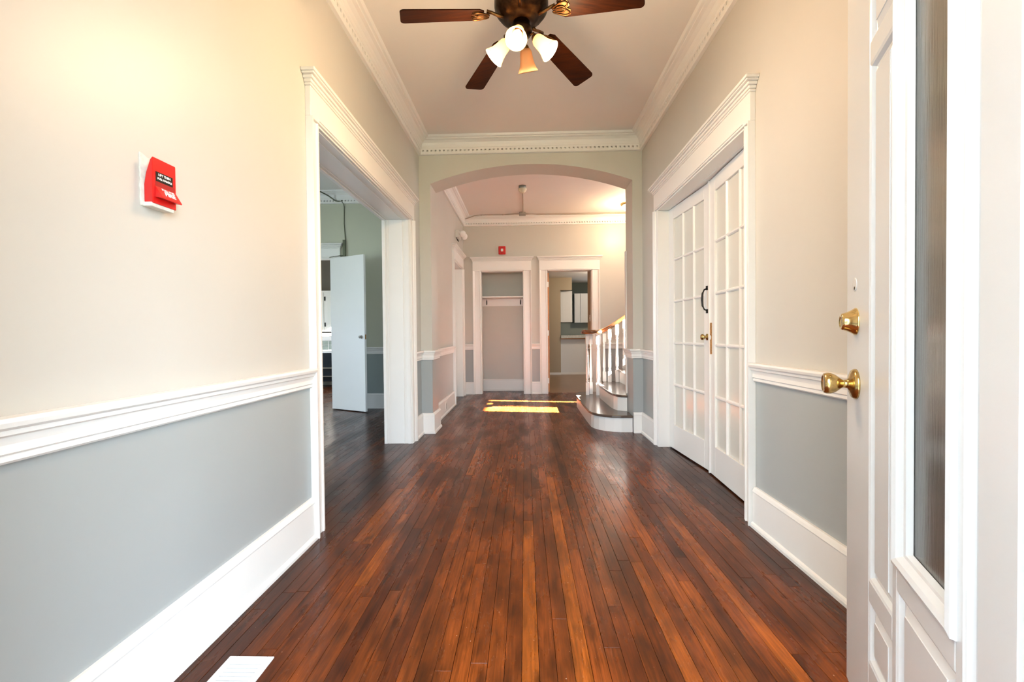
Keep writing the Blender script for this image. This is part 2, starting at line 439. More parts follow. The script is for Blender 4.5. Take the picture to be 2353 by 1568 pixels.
# left room
b = B()
wall_with(b, 'x', (LYB, LYB + 0.12), -5.4, LX, 0, CZ, [(-3.70, -2.89, 0, OH)])
struct('wall_side_room_far', b, M['wall_side'], 'green grey far wall of the left side room behind the ajar door', 'wall')
b = B(); wall_with(b, 'y', (-5.55, -5.40), 0.2, LYB + 3.5, 0, CZ, [(2.6, 4.2, 0.8, 2.5), (8.0, 8.6, 0.9, 1.9)])
struct('wall_side_room_left', b, M['wall_side'], 'outer wall of the left side room with windows', 'wall')
b = B(); b.box(-5.4, LX, 0.2, 0.36, 0, CZ)
struct('wall_side_room_front', b, M['wall_side'], 'front wall of the left side room', 'wall')
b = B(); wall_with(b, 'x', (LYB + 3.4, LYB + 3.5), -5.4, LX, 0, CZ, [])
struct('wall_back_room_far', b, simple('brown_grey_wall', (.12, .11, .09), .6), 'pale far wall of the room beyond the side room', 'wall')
portal('side_window_portal', (-5.5, 3.4, 1.65), (1, 0, 0), 1.6, 1.7)
portal('back_window_portal', (-5.5, 8.3, 1.4), (1, 0, 0), 0.6, 1.0)
# room behind the double doors (closed in)
b = B(); b.box(1.5, 2.6, 2.2, 2.3, 0, CZ); b.box(1.5, 2.6, 4.6, 4.7, 0, CZ); b.box(2.6, 2.7, 2.2, 4.7, 0, CZ)
struct('wall_right_room', b, M['wall'], 'walls of the room behind the double doors', 'wall')
# closet interior
b = B(); b.box(-1.0, 0.15, 8.52, 8.6, 0, 2.6); b.box(-1.0, -0.90, YB + 0.15, 8.52, 0, 2.6); b.box(0.05, 0.15, YB + 0.15, 8.52, 0, 2.6); b.box(-1.0, 0.15, YB + 0.15, 8.6, 2.6, 2.68)
struct('wall_closet', b, M['wall_plain'], 'plain beige interior of the shallow coat closet', 'wall')
# kitchen
b = B(); b.box(0.2, 0.96, 11.8, 12.0, 0, 2.62); b.box(0.96, 1.27, 11.8, 12.0, 2.29, 2.62); b.box(0.15, 0.25, YB + 0.15, 13.1, 0, 2.62); b.box(1.25, 1.42, YB + 0.15, 8.72, 0, 2.62)
struct('wall_kitchen', b, M['tan_wall'], 'tan kitchen walls seen through the rear doorway', 'wall')
b = B(); b.box(0.25, 1.43, 13.0, 13.1, 0, 2.62); wall_with(b, 'x', (13.0, 13.1), 1.43, 3.5, 0, 2.62, [(2.7, 3.2, 1.2, 2.1)])
struct('wall_kitchen_far', b, M['dark_green'], 'dark green far wall of the kitchen above the wall cupboards', 'wall')
b = B(); wall_with(b, 'y', (3.4, 3.5), YB + 0.15, 13.1, 0, 2.62, [])
struct('wall_kitchen_right', b, M['tan_wall'], 'kitchen side wall with a window', 'wall')
portal('kitchen_window_portal', (2.95, 13.08, 1.65), (0, -1, 0), 0.5, 0.9)
b = B(); b.box(0.15, 3.5, YB + 0.15, 13.1, 2.62, 2.72)
struct('ceiling_kitchen', b, M['ceiling'], 'flat pale kitchen ceiling', 'ceiling')
# ceilings
b = B(); b.box(XL, XR, 0.2, YA0, CZ, CZ + 0.12)
struct('ceiling', b, M['ceiling'], 'warm white plaster ceiling of the front hall', 'ceiling')
b = B(); b.box(LX, XE, YA0, 8.9, CZ, CZ + 0.12)
struct('ceiling_rear', b, M['ceiling'], 'warm white plaster ceiling of the rear hall', 'ceiling')
b = B(); b.box(-5.55, LX, 0.2, LYB + 3.5, CZ, CZ + 0.12)
struct('ceiling_side_room', b, M['ceiling'], 'pale ceiling of the left side room', 'ceiling')
b = B(); b.box(XR, 2.7, 2.2, 4.7, CZ, CZ + 0.12)
struct('ceiling_right_room', b, M['ceiling'], 'ceiling of the room behind the double doors', 'ceiling')

# ------------------------------------------------------------------ floor: strip boards
b = B(); b.box(-5.55, XE + 0.15, 0.0, 10.1, -0.10, -0.02)
floor = struct('floor', b, M['dark'], 'worn reddish brown hardwood strip floor running down the hall', 'floor')
ROOTS[floor.name] = Matrix.Translation(floor.location)
BW = 0.0572
cands = []
def boards(x0, x1, y0, y1):
    n = int((x1 - x0) / BW); w = (x1 - x0) / n
    for i in range(n):
        xa = x0 + i * w; y = y0 - random.random() * 1.2
        while y < y1:
            L = random.uniform(0.7, 2.3); a = max(y, y0); c = min(y + L, y1)
            if c - a > 0.02: cands.append((xa, xa + w, a, c))
            y += L
boards(XL - 0.001, XR + 0.001, 0.36, YB + 0.15)
hall_n = len(cands)
boards(XR + 0.001, XE, YA1, YB)
boards(XR + 0.001, 2.6, RY0, RY1); boards(LX, XL - 0.001, LY0, LY1); boards(LX, XL - 0.001, D3Y0, D3Y1)
boards(-5.4, LX, 0.36, 9.9)
boards(CLX0 - 0.1, CLX1 + 0.1, YB + 0.151, 8.52)
def tone():
    r_ = random.random()
    if r_ < 0.10: return random.uniform(0.82, 1.0)
    if r_ < 0.34: return random.uniform(0.0, 0.3)
    return random.uniform(0.3, 0.78)
def seen(c):
    ya = max(c[2], 1.35); yb_ = c[3]
    if yb_ < 1.35: return 0
    xm = (c[0] + c[1]) / 2
    if abs(xm) > 1.25 * yb_: return 0
    if xm < XL: return 0 if yb_ < 2.5 or c[1] < -2.6 else 0.3 * (c[1] - c[0]) * (1 / ya - 1 / yb_) / max(ya, .1)
    return (c[1] - c[0]) * (1 / ya - 1 / yb_) / ya
order = sorted(cands, key=seen, reverse=True)
GAP = 0.0007
def board_mesh(b, c, dz):
    x0, x1, y0, y1 = c; g = GAP; e = 0.0007; zt = dz
    b.add([(x0 + g, y0 + g, -0.02), (x1 - g, y0 + g, -0.02), (x1 - g, y1 - g, -0.02), (x0 + g, y1 - g, -0.02),
           (x0 + g, y0 + g, zt - e), (x1 - g, y0 + g, zt - e), (x1 - g, y1 - g, zt - e), (x0 + g, y1 - g, zt - e),
           (x0 + g + e, y0 + g + e, zt), (x1 - g - e, y0 + g + e, zt), (x1 - g - e, y1 - g - e, zt), (x0 + g + e, y1 - g - e, zt)],
          [(0, 1, 5, 4), (1, 2, 6, 5), (2, 3, 7, 6), (3, 0, 4, 7), (4, 5, 9, 8), (5, 6, 10, 9), (6, 7, 11, 10), (7, 4, 8, 11), (8, 9, 10, 11)])
    return 9
for c in order[:300]:
    b = B(); n = board_mesh(b, c, random.uniform(-0.0006, 0.0)); t = tone()
    obj('floorboard', b, M['floor'], floor, attrs=[t] * n)
b = B(); at = []
for c in order[300:]:
    n = board_mesh(b, c, random.uniform(-0.0006, 0.0)); at += [tone()] * n
obj('floorboards', b, M['floor'], floor, attrs=at, kind='stuff')
b = B(); b.box(0.25, 3.4, YB + 0.15, 13.0, -0.02, 0.0)
struct('floor_kitchen', b, M['vinyl'], 'tan brown sheet floor of the kitchen beyond the doorway', 'floor')
b = B(); b.box(-1.6, 1.7, -1.2, 0.36, -0.12, -0.015)
struct('shade_wall_left', B().box(-1.35, -1.20, -3.2, 0.2, -0.1, 6.0), simple('shade_wall_grey', (0.13, 0.13, 0.12), 0.7), 'added grey wall out of view, shading the entry door from the left', 'wall')  # added unseen wall, cuts the daylight that reaches the entry door
struct('sun_block_right', B().box(7.0, 8.0, -4.2, 0.4, -0.5, 7.2), simple('sun_block_grey', (0.35, 0.35, 0.33), 0.7), 'added grey block out of view, keeping sun off the entry ground', 'wall')  # added unseen block, stops direct sun on the porch and ground
struct('floor_ground', B().box(-25, 25, -40, -1.2, -0.60, -0.50), simple('grass_ground', (0.05, 0.065, 0.035), 0.9, var=0.2, scale=2), 'grass in front of the entry', 'ground')
struct('floor_porch', b, simple('porch_boards', (0.30, 0.30, 0.30), 0.6, var=0.1), 'grey porch floor outside the entry', 'floor')

# ------------------------------------------------------------------ trims: crown, chair rail, baseboard
CROWN = [(0, 3.100), (0.026, 3.100), (0.034, 3.108), (0.034, 3.126), (0.003, 3.1262), (0.003, 3.1458), (0.036, 3.146), (0.038, 3.162), (0.043, 3.166),
         (0.048, 3.190), (0.060, 3.214), (0.085, 3.232), (0.108, 3.238), (0.110, 3.247), (0.128, 3.250), (0.136, 3.262), (0.140, CZ), (0, CZ)]
def dentils(b, path, pitch=0.046, w=0.028):
    for i in range(len(path) - 1):
        a = Vector(path[i]); c = Vector(path[i + 1]); L = (c - a).length; d = (c - a).normalized(); nn = Vector((d.y, -d.x))
        k = int(L / pitch)
        for q in range(k):
            s0 = (L - k * pitch) / 2 + q * pitch + (pitch - w) / 2
            p0 = a + d * s0; p1 = a + d * (s0 + w)
            vs = []
            for z in (3.1255, 3.1465):
                for pp, dd in ((p0, 0.0), (p1, 0.0), (p1, 0.0345), (p0, 0.0345)):
                    vs.append((pp.x + nn.x * dd, pp.y + nn.y * dd, z))
            b.add(vs, [(0, 1, 5, 4), (1, 2, 6, 5), (2, 3, 7, 6), (3, 0, 4, 7)])
def crown(name, path, label, closed=True):
    b = B(); b.sweep(path, CROWN, closed=closed)
    o = struct(name, b, M['trim'], label, 'moulding')
    d = B(); dentils(d, list(path) + ([path[0]] if closed else []))
    obj('dentils', d, M['trim'], o, kind='stuff')
    return o
crown('trim_1', [(XL, YF), (XL, YA0), (XR, YA0), (XR, YF)], 'white crown moulding with tiny dentils around the front hall ceiling')
crown('trim_2', [(XL2, YA1), (XL2, YB), (XE, YB), (XE, YA1)], 'white crown moulding with tiny dentils around the rear hall ceiling')
crown('trim_3', [(-5.4, YF), (-5.4, LYB), (LX, LYB), (LX, YF)], 'white crown moulding with dentils in the left side room')

RAIL = [(0, .8225), (.012, .8225), (.019, .829), (.017, .842), (.023, .847), (.021, .866), (.025, .884), (.033, .889), (.034, .900), (.043, .907), (.046, .918), (.043, .9275), (0, .9275)]
BASE = [(0, 0), (.034, 0), (.034, .014), (.030, .024), (.022, .030), (.022, .196), (.024, .203), (.019, .216), (.012, .2265), (0, .2265)]
CW = 0.105   # casing width
rails = [
    ('chair_rail', [(XL, YF), (XL, LY0 - CW)], 'white moulded chair rail on the near left wall'),
    ('chair_rail', [(XL, LY1 + CW), (XL, YA0), (AX0, YA0), (AX0, YA1), (XL2, YA1), (XL2, D3Y0 - 0.13)], 'white chair rail wrapping the left pier of the arch'),
    ('chair_rail', [(AX1, YA1), (AX1, YA0), (XR, YA0), (XR, RY1 + 0.09)], 'white chair rail wrapping the right pier of the arch'),
    ('chair_rail', [(XR, RY0 - 0.09), (XR, YF)], 'white chair rail on the right wall behind the entry door'),
    ('chair_rail', [(XL2, D3Y1 + 0.13), (XL2, YB), (CLX0 - 0.145, YB)], 'short white chair rail left of the closet'),
    ('chair_rail', [(CLX1 + 0.145, YB), (KX0 - 0.137, YB)], 'very short white chair rail between closet and kitchen doorway'),
    ('chair_rail', [(KX1 + 0.205, YB), (XE, YB)], 'white chair rail behind the stair balusters'),
    ('chair_rail', [(-2.77, LYB), (LX, LYB)], 'white chair rail in the left side room'),
]
for i, (nm, pth, lb) in enumerate(rails):
    b = B(); b.sweep(pth, RAIL); struct('trim_%d' % (4 + i), b, M['trim'], lb, 'chair rail')
bases = [
    ('left_front', [(XL, YF), (XL, LY0 - CW)], 'tall white baseboard on the near left wall'),
    ('left_pier', [(XL, LY1 + CW), (XL, YA0), (AX0, YA0), (AX0, YA1), (XL2, YA1), (XL2, D3Y0 - 0.13)], 'tall white baseboard around the left pier of the arch'),
    ('right_pier', [(AX1 - 0.0, YA0), (XR, YA0), (XR, RY1 + 0.09)], 'white baseboard on the right pier beside the stairs'),
    ('right_front', [(XR, RY0 - 0.09), (XR, YF)], 'tall white baseboard on the right wall near the entry door'),
    ('rear_left', [(XL2, D3Y1 + 0.13), (XL2, YB), (CLX0 - 0.145, YB)], 'white baseboard left of the closet'),
    ('rear_middle', [(CLX1 + 0.145, YB), (KX0 - 0.137, YB)], 'white baseboard between closet and kitchen doorway'),
    ('rear_right', [(KX1 + 0.205, YB), (XE, YB)], 'white baseboard behind the stairs'),
    ('side_room', [(-2.77, LYB), (LX, LYB)], 'tall white baseboard in the left side room'),
    ('closet', [(-0.90, 8.52), (0.05, 8.52)], 'white baseboard inside the closet'),
    ('kitchen', [(0.25, 11.8), (0.96, 11.8)], 'low white baseboard of the kitchen'),
]
for nm, pth, lb in bases:
    b = B(); pr = BASE if nm != 'kitchen' else [(0, 0), (.012, 0), (.012, .06), (0, .06)]
    b.sweep(pth, pr); struct('baseboard_' + nm, b, M['trim'], lb, 'baseboard')

# ------------------------------------------------------------------ door casings
def leg_profile(w, inner_first=True):
    # (distance across from inner edge, proud)
    return [(0, 0), (0, .020), (.006, .024), (.014, .024), (.018, .017), (w * .5, .016), (w - .034, .017), (w - .03, .026), (w - .012, .040), (w, .042), (w, 0)]
def casing(n, label, axis, wall, sgn, a0, a1, w, head, top=2.52, jamb=None, cap_out=0.03, stop=None, step=True):
    """axis: direction the opening runs ('x'/'y'); wall: wall plane coordinate; sgn: room side direction; a0,a1 opening"""
    mid = (a0 + a1) / 2
    loc = (wall, mid, 0) if axis == 'y' else (mid, wall, 0)
    t = thing('trim_%d' % n, loc, label, 'door casing', kind='structure')
    def P(a, d):  # along, proud -> xy
        return (wall + sgn * d, a) if axis == 'y' else (a, wall + sgn * d)
    for e, s_ in ((a0, -1), (a1, 1)):
        b = B(); b.prism([P(e + s_ * q, d) for q, d in leg_profile(w)], 0.0, head); obj('casing_leg', b, M['trim'], t, bev=0.0015)
    # header frieze
    b = B()
    b.prism([(P(a0 - w, 0)), P(a0 - w, .030), P(a1 + w, .030), P(a1 + w, 0)], head + 0.0005, top - 0.075)
    ps = [(a0 + .0, .036), (a1 - .0, .036)]
    b.prism([P(a0 - w * .1, 0.028), P(a0 - w * .1, .036), P(a1 + w * .1, .036), P(a1 + w * .1, 0.028)], head + 0.012, head + 0.030)
    obj('header', b, M['trim'], t, bev=0.002)
    b = B()
    for (z0, z1, out) in ((top - .075, top - .062, .036), (top - .062, top - .045, .042), (top - .045, top - .028, .052), (top - .028, top - .018, .066), (top - .018, top, .074)):
        ex = out - .030 + 0.001
        b.prism([P(a0 - w - ex, 0), P(a0 - w - ex, out), P(a1 + w + ex, out), P(a1 + w + ex, 0)], z0 + .0002, z1)
    obj('cap_moulding', b, M['trim'], t, bev=0.004)
    if jamb is not None:
        depth = jamb
        for e, s_ in ((a0, -1), (a1, 1)):
            b = B()
            lo, hi = (e, e - s_ * 0.012)
            b.prism([P(lo, 0.018), P(hi, 0.018), P(hi, -depth), P(lo, -depth)], 0, head - .012)
            if stop:
                for s0, s1, pr in stop:
                    b.prism([P(hi, -s0), P(hi - s_ * pr, -s0), P(hi - s_ * pr, -s1), P(hi, -s1)], 0, head - .012)
            obj('jamb', b, M['trim'], t, bev=0.0015)
        b = B(); b.prism([P(a0 + .012, 0.018), P(a1 - .012, .018), P(a1 - .012, -depth), P(a0 + .012, -depth)], head - .012, head)
        if stop:
            for s0, s1, pr in stop: b.prism([P(a0 + .012, -s0), P(a1 - .012, -s0), P(a1 - .012, -s1), P(a0 + .012, -s1)], head - .012 - pr, head - .012)
        obj('head_jamb', b, M['trim'], t, bev=0.0015)
    return t
casing(20, 'white painted casing of the wide cased opening on the left', 'y', XL, 1, LY0, LY1, CW, OH, 2.52, 0.273,
       stop=[(0.00, 0.030, 0.006), (0.065, 0.075, 0.004), (0.215, 0.225, 0.004), (0.243, 0.273, .008)])
casing(21, 'white painted casing around the double doors on the right', 'y', XR, -1, RY0, RY1, 0.085, OH, 2.52, 0.20, stop=[(0.085, 0.10, .004)])
casing(22, 'white casing of the doorway in the rear left wall', 'y', XL2, 1, D3Y0, D3Y1, 0.125, OH, 2.53, 0.31, stop=[(0.12, 0.15, .010)])
casing(23, 'white casing framing the coat closet', 'x', YB, -1, CLX0, CLX1, 0.145, 2.274, 2.525, 0.15)
casing(24, 'white casing framing the kitchen doorway', 'x', YB, -1, KX0, KX1, 0.137, 2.274, 2.525, 0.15)
casing(25, 'white casing of the doorway in the left side room', 'x', LYB, -1, -3.70, -2.89, 0.11, OH, 2.50, 0.12)
# board closing the kitchen casing to its right and the picture line above both casings
b = B(); b.box(KX1 + 0.137 + 0.003, KX1 + 0.20, YB - 0.012, YB, 0.0, 2.53); b.box(-1.10, KX1 + .20, YB - .012, YB, 2.531, 2.541)
struct('trim_26', b, M['wall_plain'], 'thin beige edge strip over the closet and kitchen casings', 'moulding')

# entry door frame
b = B(); b.box(-0.505, -0.485, 0.2, YF + .012, 0, 2.34); b.box(0.58, 0.60, 0.2, YF - 0.0, 0, 2.34); b.box(-0.485, .58, .2, YF + .012, 2.32, 2.34)
struct('trim_27', b, M['trim'], 'white frame of the entry doorway', 'door casing')

# ------------------------------------------------------------------ double doors on the right
def french_leaf(name, p0, p1, label, pull):
    """leaf from hinge p0 to meeting edge p1 in plan; room side is to -x"""
    p0 = Vector(p0); p1 = Vector(p1); d = p1 - p0; W_ = d.length; rz = math.atan2(d.y, d.x)
    t = thing(name, (p0.x, p0.y, 0), label, 'door', rz, kind='structure')
    T = 0.020; z0, z1 = 0.012, OH - 0.018
    st = 0.105; tr = 0.105; brl = 0.225
    for x in (0, W_ - st):
        b = B(); b.box(x, x + st, -T, T, z0, z1); obj('stile', b, M['trim'], t, local=True, bev=0.003)
    b = B(); b.box(st, W_ - st, -T, T, z0, z0 + brl); obj('rail', b, M['trim'], t, local=True, bev=0.003)
    b = B(); b.box(st, W_ - st, -T, T, z1 - tr, z1); obj('rail', b, M['trim'], t, local=True, bev=0.003)
    gx0, gx1, gz0, gz1 = st, W_ - st, z0 + brl, z1 - tr
    mw = 0.026
    cw = (gx1 - gx0 - 2 * mw) / 3; ch = (gz1 - gz0 - 4 * mw) / 5
    for i in (1, 2):
        x = gx0 + i * cw + (i - 1) * mw
        b = B(); b.prism([(x, -.008), (x + .008, -T + .002), (x + mw - .008, -T + .002), (x + mw, -.008), (x + mw, .008), (x + mw - .008, T - .002), (x + .008, T - .002), (x, .008)], gz0, gz1)
        obj('muntin', b, M['trim'], t, local=True)
    for j in (1, 2, 3, 4):
        z = gz0 + j * ch + (j - 1) * mw
        b = B(); b.prism([(-.008, z), (-T + .003, z + .008), (-T + .003, z + mw - .008), (-.008, z + mw), (.008, z + mw), (T - .003, z + mw - .008), (T - .003, z + .008), (.008, z)], gx0, gx1, axis='x')
        obj('muntin', b, M['trim'], t, local=True)
    first = None
    for i in range(3):
        for j in range(5):
            x = gx0 + i * (cw + mw); z = gz0 + j * (ch + mw)
            if first is None:
                b = B(); b.box(-.002, cw + .002, -.003, .003, -.002, ch + .002)
                first = obj('pane', b, M['pane_white'], t, local=True); q = first
            else:
                q = first.copy(); COL.objects.link(q); q.parent = t
            q.location = (x, 0, z)
    return t, W_
# local -y is the room side when the leaf runs so; check each
far_leaf, W1 = french_leaf('door_2', (1.400, RY1 - 0.014), (1.458, 3.425), 'far leaf of the white fifteen pane double doors with black pull and brass knob', True)
near_leaf, W2 = french_leaf('door_3', (1.405, RY0 + 0.014), (1.448, 3.418), 'near leaf of the white fifteen pane double doors with the brass edge plate', False)
# far leaf: hinge at high y, running toward -y: its local -y axis points to -x (room)
def fl(x, off, z): return (x, -off, z)
b = B(); xh = W1 - 0.050
b.tube([fl(xh, .024, 1.445), fl(xh, .044, 1.438), fl(xh, .058, 1.41), fl(xh, .062, 1.36), fl(xh, .058, 1.31), fl(xh, .044, 1.282), fl(xh, .024, 1.275)], [.006, .006, .0075, .009, .0075, .006, .006], n=10)
b.box(xh - .012, xh + .012, -.026, -.0195, 1.436, 1.468); b.box(xh - .012, xh + .012, -.026, -.0195, 1.252, 1.284)
obj('pull_handle', b, M['black'], far_leaf, local=True, label='black iron pull handle')
b = B(); b.lathe([(.026, .0195), (.026, .023), (.018, .027), (.009, .030), (.009, .042), (.020, .046), (.025, .056), (.022, .066), (.010, .071), (0, .072)], Matrix.Translation((xh - .004, 0, 1.065)) @ Matrix.Rotation(R(90), 4, 'X'))
obj('door_knob', b, M['old_brass'], far_leaf, local=True, label='small worn brass knob')
# near leaf: runs toward +y, local +y points to -x (room)
b = B(); b.box(W2 - .052, W2 - .002, .0195, .0225, .935, 1.175)
pl = obj('lock_plate', b, M['dull_brass'], near_leaf, local=True, label='dull brass plate at the meeting edge')
b = B(); b.lathe([(.017, 0), (.017, .0015), (0, .0016)], Matrix.Translation((W2 - .026, .0225, 1.062)) @ Matrix.Rotation(R(-90), 4, 'X'), n=20)
obj('lock_hole', b, M['white_plastic'], pl, local=True, label='oval patch in the plate')
b = B(); b.box(W2 - .018, W2 - .001, .0195, .030, .012, OH - .02)
b.v = b.v
obj('astragal', b, M['trim'], near_leaf, local=True)

# ------------------------------------------------------------------ entry door (open, right)
HX, HY = 0.590, 0.374; FX, FY = 1.020, 1.375
rz = math.atan2(FY - HY, FX - HX); DW = math.hypot(FX - HX, FY - HY)
ed = thing('door_1', (HX, HY, 0), 'open white entry door with raised panels, tall smoky glass and brass hardware', 'door', rz, kind='structure')
# local: x from hinge to free edge, +y = room side seen by the camera
def X_(t): return DW - t        # t measured from the free edge
DZ0, DZ1 = 0.014, 2.30
yF, yB = 0.022, -0.022          # faces
def dbox(name, t0, t1, z0, z1, bev=.003):
    b = B(); b.box(X_(t1), X_(t0), yB, yF, z0, z1); return obj(name, b, M['door_white'], ed, local=True, bev=bev)
c0 = .215; c1 = .385; c2 = .412; c3 = DW - .412; c4 = DW - .385; c5 = DW - .215
dbox('stile', 0, c0, DZ0, DZ1); dbox('stile', c5, DW, DZ0, DZ1)
dbox('mullion', c1, c2, DZ0 + .20, DZ1 - .12); dbox('mullion', c3, c4, DZ0 + .20, DZ1 - .12)
dbox('rail', c0, c5, DZ0, DZ0 + .20); dbox('rail', c0, c5, DZ1 - .12, DZ1)
for (a, c_) in ((c0, c1), (c4, c5)):
    dbox('rail', a, c_, .375, .435); dbox('rail', a, c_, 1.80, 1.858)
dbox('rail', c2, c3, .51, .575)
def raised(a, c_, z0, z1):
    """raised panel with moulded edge between t=a..c_, z0..z1"""
    b = B()
    x0, x1 = X_(c_), X_(a)
    def ring(i, y): return [(x0 + i, y, z0 + i), (x1 - i, y, z0 + i), (x1 - i, y, z1 - i), (x0 + i, y, z1 - i)]
    for sgn in (1, -1):
        lv = [ring(-.001, sgn * .021), ring(.004, sgn * .019), ring(.010, sgn * .010), ring(.016, sgn * .008), ring(.036, sgn * .017), ring(.0365, sgn * .019)]
        vs = [p for r_ in lv for p in r_]; fs = []
        for k in range(len(lv) - 1):
            for q in range(4):
                fs.append((k * 4 + q, k * 4 + (q + 1) % 4, (k + 1) * 4 + (q + 1) % 4, (k + 1) * 4 + q))
        o = (len(lv) - 1) * 4
        fs.append((o, o + 1, o + 2, o + 3))
        b.add(vs, fs)
    obj('raised_panel', b, M['door_white'], ed, local=True)
for (a, c_) in ((c0, c1), (c4, c5)):
    raised(a, c_, .435, 1.80); raised(a, c_, DZ0 + .20, .375); raised(a, c_, 1.858, DZ1 - .12)
raised(c2, c3, DZ0 + .20, .51)
# glass and its moulding
gz0, gz1 = .575, DZ1 - .12
b = B(); x0, x1 = X_(c3), X_(c2)
def ring(i, y): return [(x0 + i, y, gz0 + i), (x1 - i, y, gz0 + i), (x1 - i, y, gz1 - i), (x0 + i, y, gz1 - i)]
for sgn in (1, -1):
    lv = [ring(-.006, sgn * .021), ring(-.004, sgn * .031), ring(.006, sgn * .034), ring(.016, sgn * .029), ring(.026, sgn * .018), ring(.032, sgn * .016), ring(.036, sgn * .004)]
    vs = [p for r_ in lv for p in r_]; fs = []
    for k in range(len(lv) - 1):
        for q in range(4): fs.append((k * 4 + q, k * 4 + (q + 1) % 4, (k + 1) * 4 + (q + 1) % 4, (k + 1) * 4 + q))
    b.add(vs, fs)
obj('glass_moulding', b, M['door_white'], ed, local=True)
b = B(); b.box(x0 + .030, x1 - .030, -.003, .003, gz0 + .03, gz1 - .03)
obj('glass_pane', b, M['glass'], ed, local=True, label='tall smoky grey glass pane')
RX = Matrix.Rotation(R(-90), 4, 'X')   # local z -> +y
tk = .096
b = B(); b.lathe([(.044, 0), (.044, .004), (.040, .010), (.030, .014), (.020, .017), (.0125, .021), (.0115, .030), (.013, .034), (.018, .040), (.026, .050), (.0305, .062), (.031, .070), (.0285, .078), (.024, .080), (.022, .078), (0, .078)],
                 Matrix.Translation((X_(tk), yF, .946)) @ RX, n=32)
obj('door_knob', b, M['old_brass'], ed, local=True, label='worn brass knob with a round rose')
b = B(); b.lathe([(.040, 0), (.040, .002), (.037, .006), (.033, .012), (.0285, .020), (.025, .030), (.024, .034), (.021, .036), (.0155, .036), (.015, .035), (0, .035)],
                 Matrix.Translation((X_(tk - .004), yF, 1.128)) @ RX, n=32)
obj('deadbolt', b, M['brass'], ed, local=True, label='polished brass conical deadbolt cylinder')
b = B(); b.lathe([(.020, 0), (.020, .0012), (.014, .0014), (0, .0008)], Matrix.Translation((X_(tk - .010), yF, 1.237)) @ RX, n=20)
pc = obj('plugged_hole', b, M['door_white'], ed, local=True, label='painted over old lock hole')
b = B(); b.lathe([(.0048, 0), (.0048, .002), (0, .0021)], Matrix.Translation((X_(tk - .012), yF, 1.226)) @ RX, n=12)
obj('keyhole', b, M['black'], pc, local=True, label='small dark hole')

# ------------------------------------------------------------------ fire alarm pull station
PY0, PY1, PZ0, PZ1 = 1.303, 1.392, 1.514, 1.656
ps = thing('fire_alarm_pull_station', (XL, (PY0 + PY1) / 2, PZ0), 'red fire alarm pull station on the bright left wall', 'fire alarm')
b = B()
prof = [(XL + .006, PZ0 + .004), (XL + .034, PZ0), (XL + .034, PZ1), (XL + .026, PZ1 - .010), (XL + .013, PZ1 - .048), (XL + .006, PZ1 - .085)]
b.prism(prof, PY0, PY1, axis='y'); obj('housing', b, M['red'], ps, bev=.002)
random.seed(3)
b = B(); pts = []
for k in range(30):
    a = 2 * PI * k / 30; ca, sa = math.cos(a), math.sin(a)
    s_ = 1 / max(abs(ca) / .046, abs(sa) / .076)
    s_ *= random.uniform(.93, 1.08) if ca < .2 else random.uniform(.90, .98)
    pts.append(((PY0 + PY1) / 2 - .006 + ca * s_, (PZ0 + PZ1) / 2 - .001 + sa * s_))
b.prism(pts, XL - .001, XL + .005, axis='x'); obj('wall_patch', b, M['plaster'], ps, label='ragged chipped white plaster behind the box')
b = B(); b.box(XL, XL + .031, PY0 - .003, PY1 - .006, PZ0 - .010, PZ0 + .003)
obj('back_box', b, M['plaster'], ps, label='off white lower edge of the back box', bev=.002)
fx = XL + .034
b = B(); b.box(fx - .001, fx + .0012, PY0 + .011, PY1 - .014, PZ1 - .072, PZ1 - .042); obj('instruction_plate', b, M['black'], ps, label='black plate with white lettering')
b = B(); b.box(fx - .001, fx + .0008, PY0 + .009, PY1 - .006, PZ1 - .092, PZ1 - .072); obj('recess', b, M['red_dark'], ps, label='dark red slot above the handle')
hz = PZ1 - .090
b = B()
hp = [(fx, hz + .004), (fx + .022, hz - .032), (fx + .022, hz - .036), (fx, hz - .032)]
b.prism(hp, PY0 + .008, PY1 - .003, axis='y'); hd = obj('pull_handle', b, M['red'], ps, bev=.001)
def text_obj(s_, size, mat, parent, M4, name, bold=0.0, shear=0.0):
    cu = bpy.data.curves.new(name, 'FONT'); cu.body = s_; cu.size = size; cu.extrude = 0.0003; cu.align_x = 'CENTER'; cu.align_y = 'CENTER'; cu.offset = bold; cu.shear = shear
    tmp = bpy.data.objects.new('tmp', cu); COL.objects.link(tmp)
    dg = bpy.context.evaluated_depsgraph_get(); me = bpy.data.meshes.new_from_object(tmp.evaluated_get(dg))
    COL.objects.unlink(tmp); bpy.data.objects.remove(tmp); me.name = name
    inv = ROOTS[parent.name].inverted() if parent.name in ROOTS else ROOTS[parent.parent.name].inverted()
    me.transform(inv @ M4); me.materials.clear(); me.materials.append(mat)
    o = bpy.data.objects.new(name, me); COL.objects.link(o); o.parent = parent
    return o
# wall facing +x: text x axis -> +y, text y axis -> +z
TW = Matrix(((0, 0, 1, 0), (1, 0, 0, 0), (0, 1, 0, 0), (0, 0, 0, 1)))
yc = (PY0 + PY1) / 2
text_obj('LIFT THEN', .0098, M['white_print'], ps, Matrix.Translation((fx + .0014, yc - .002, PZ1 - .050)) @ TW, 'lettering', .0003)
text_obj('PULL HANDLE', .0086, M['white_print'], ps, Matrix.Translation((fx + .0014, yc - .001, PZ1 - .062)) @ TW, 'lettering', .0003)
tilt = Matrix.Rotation(-math.atan2(.030, .024), 4, 'X')
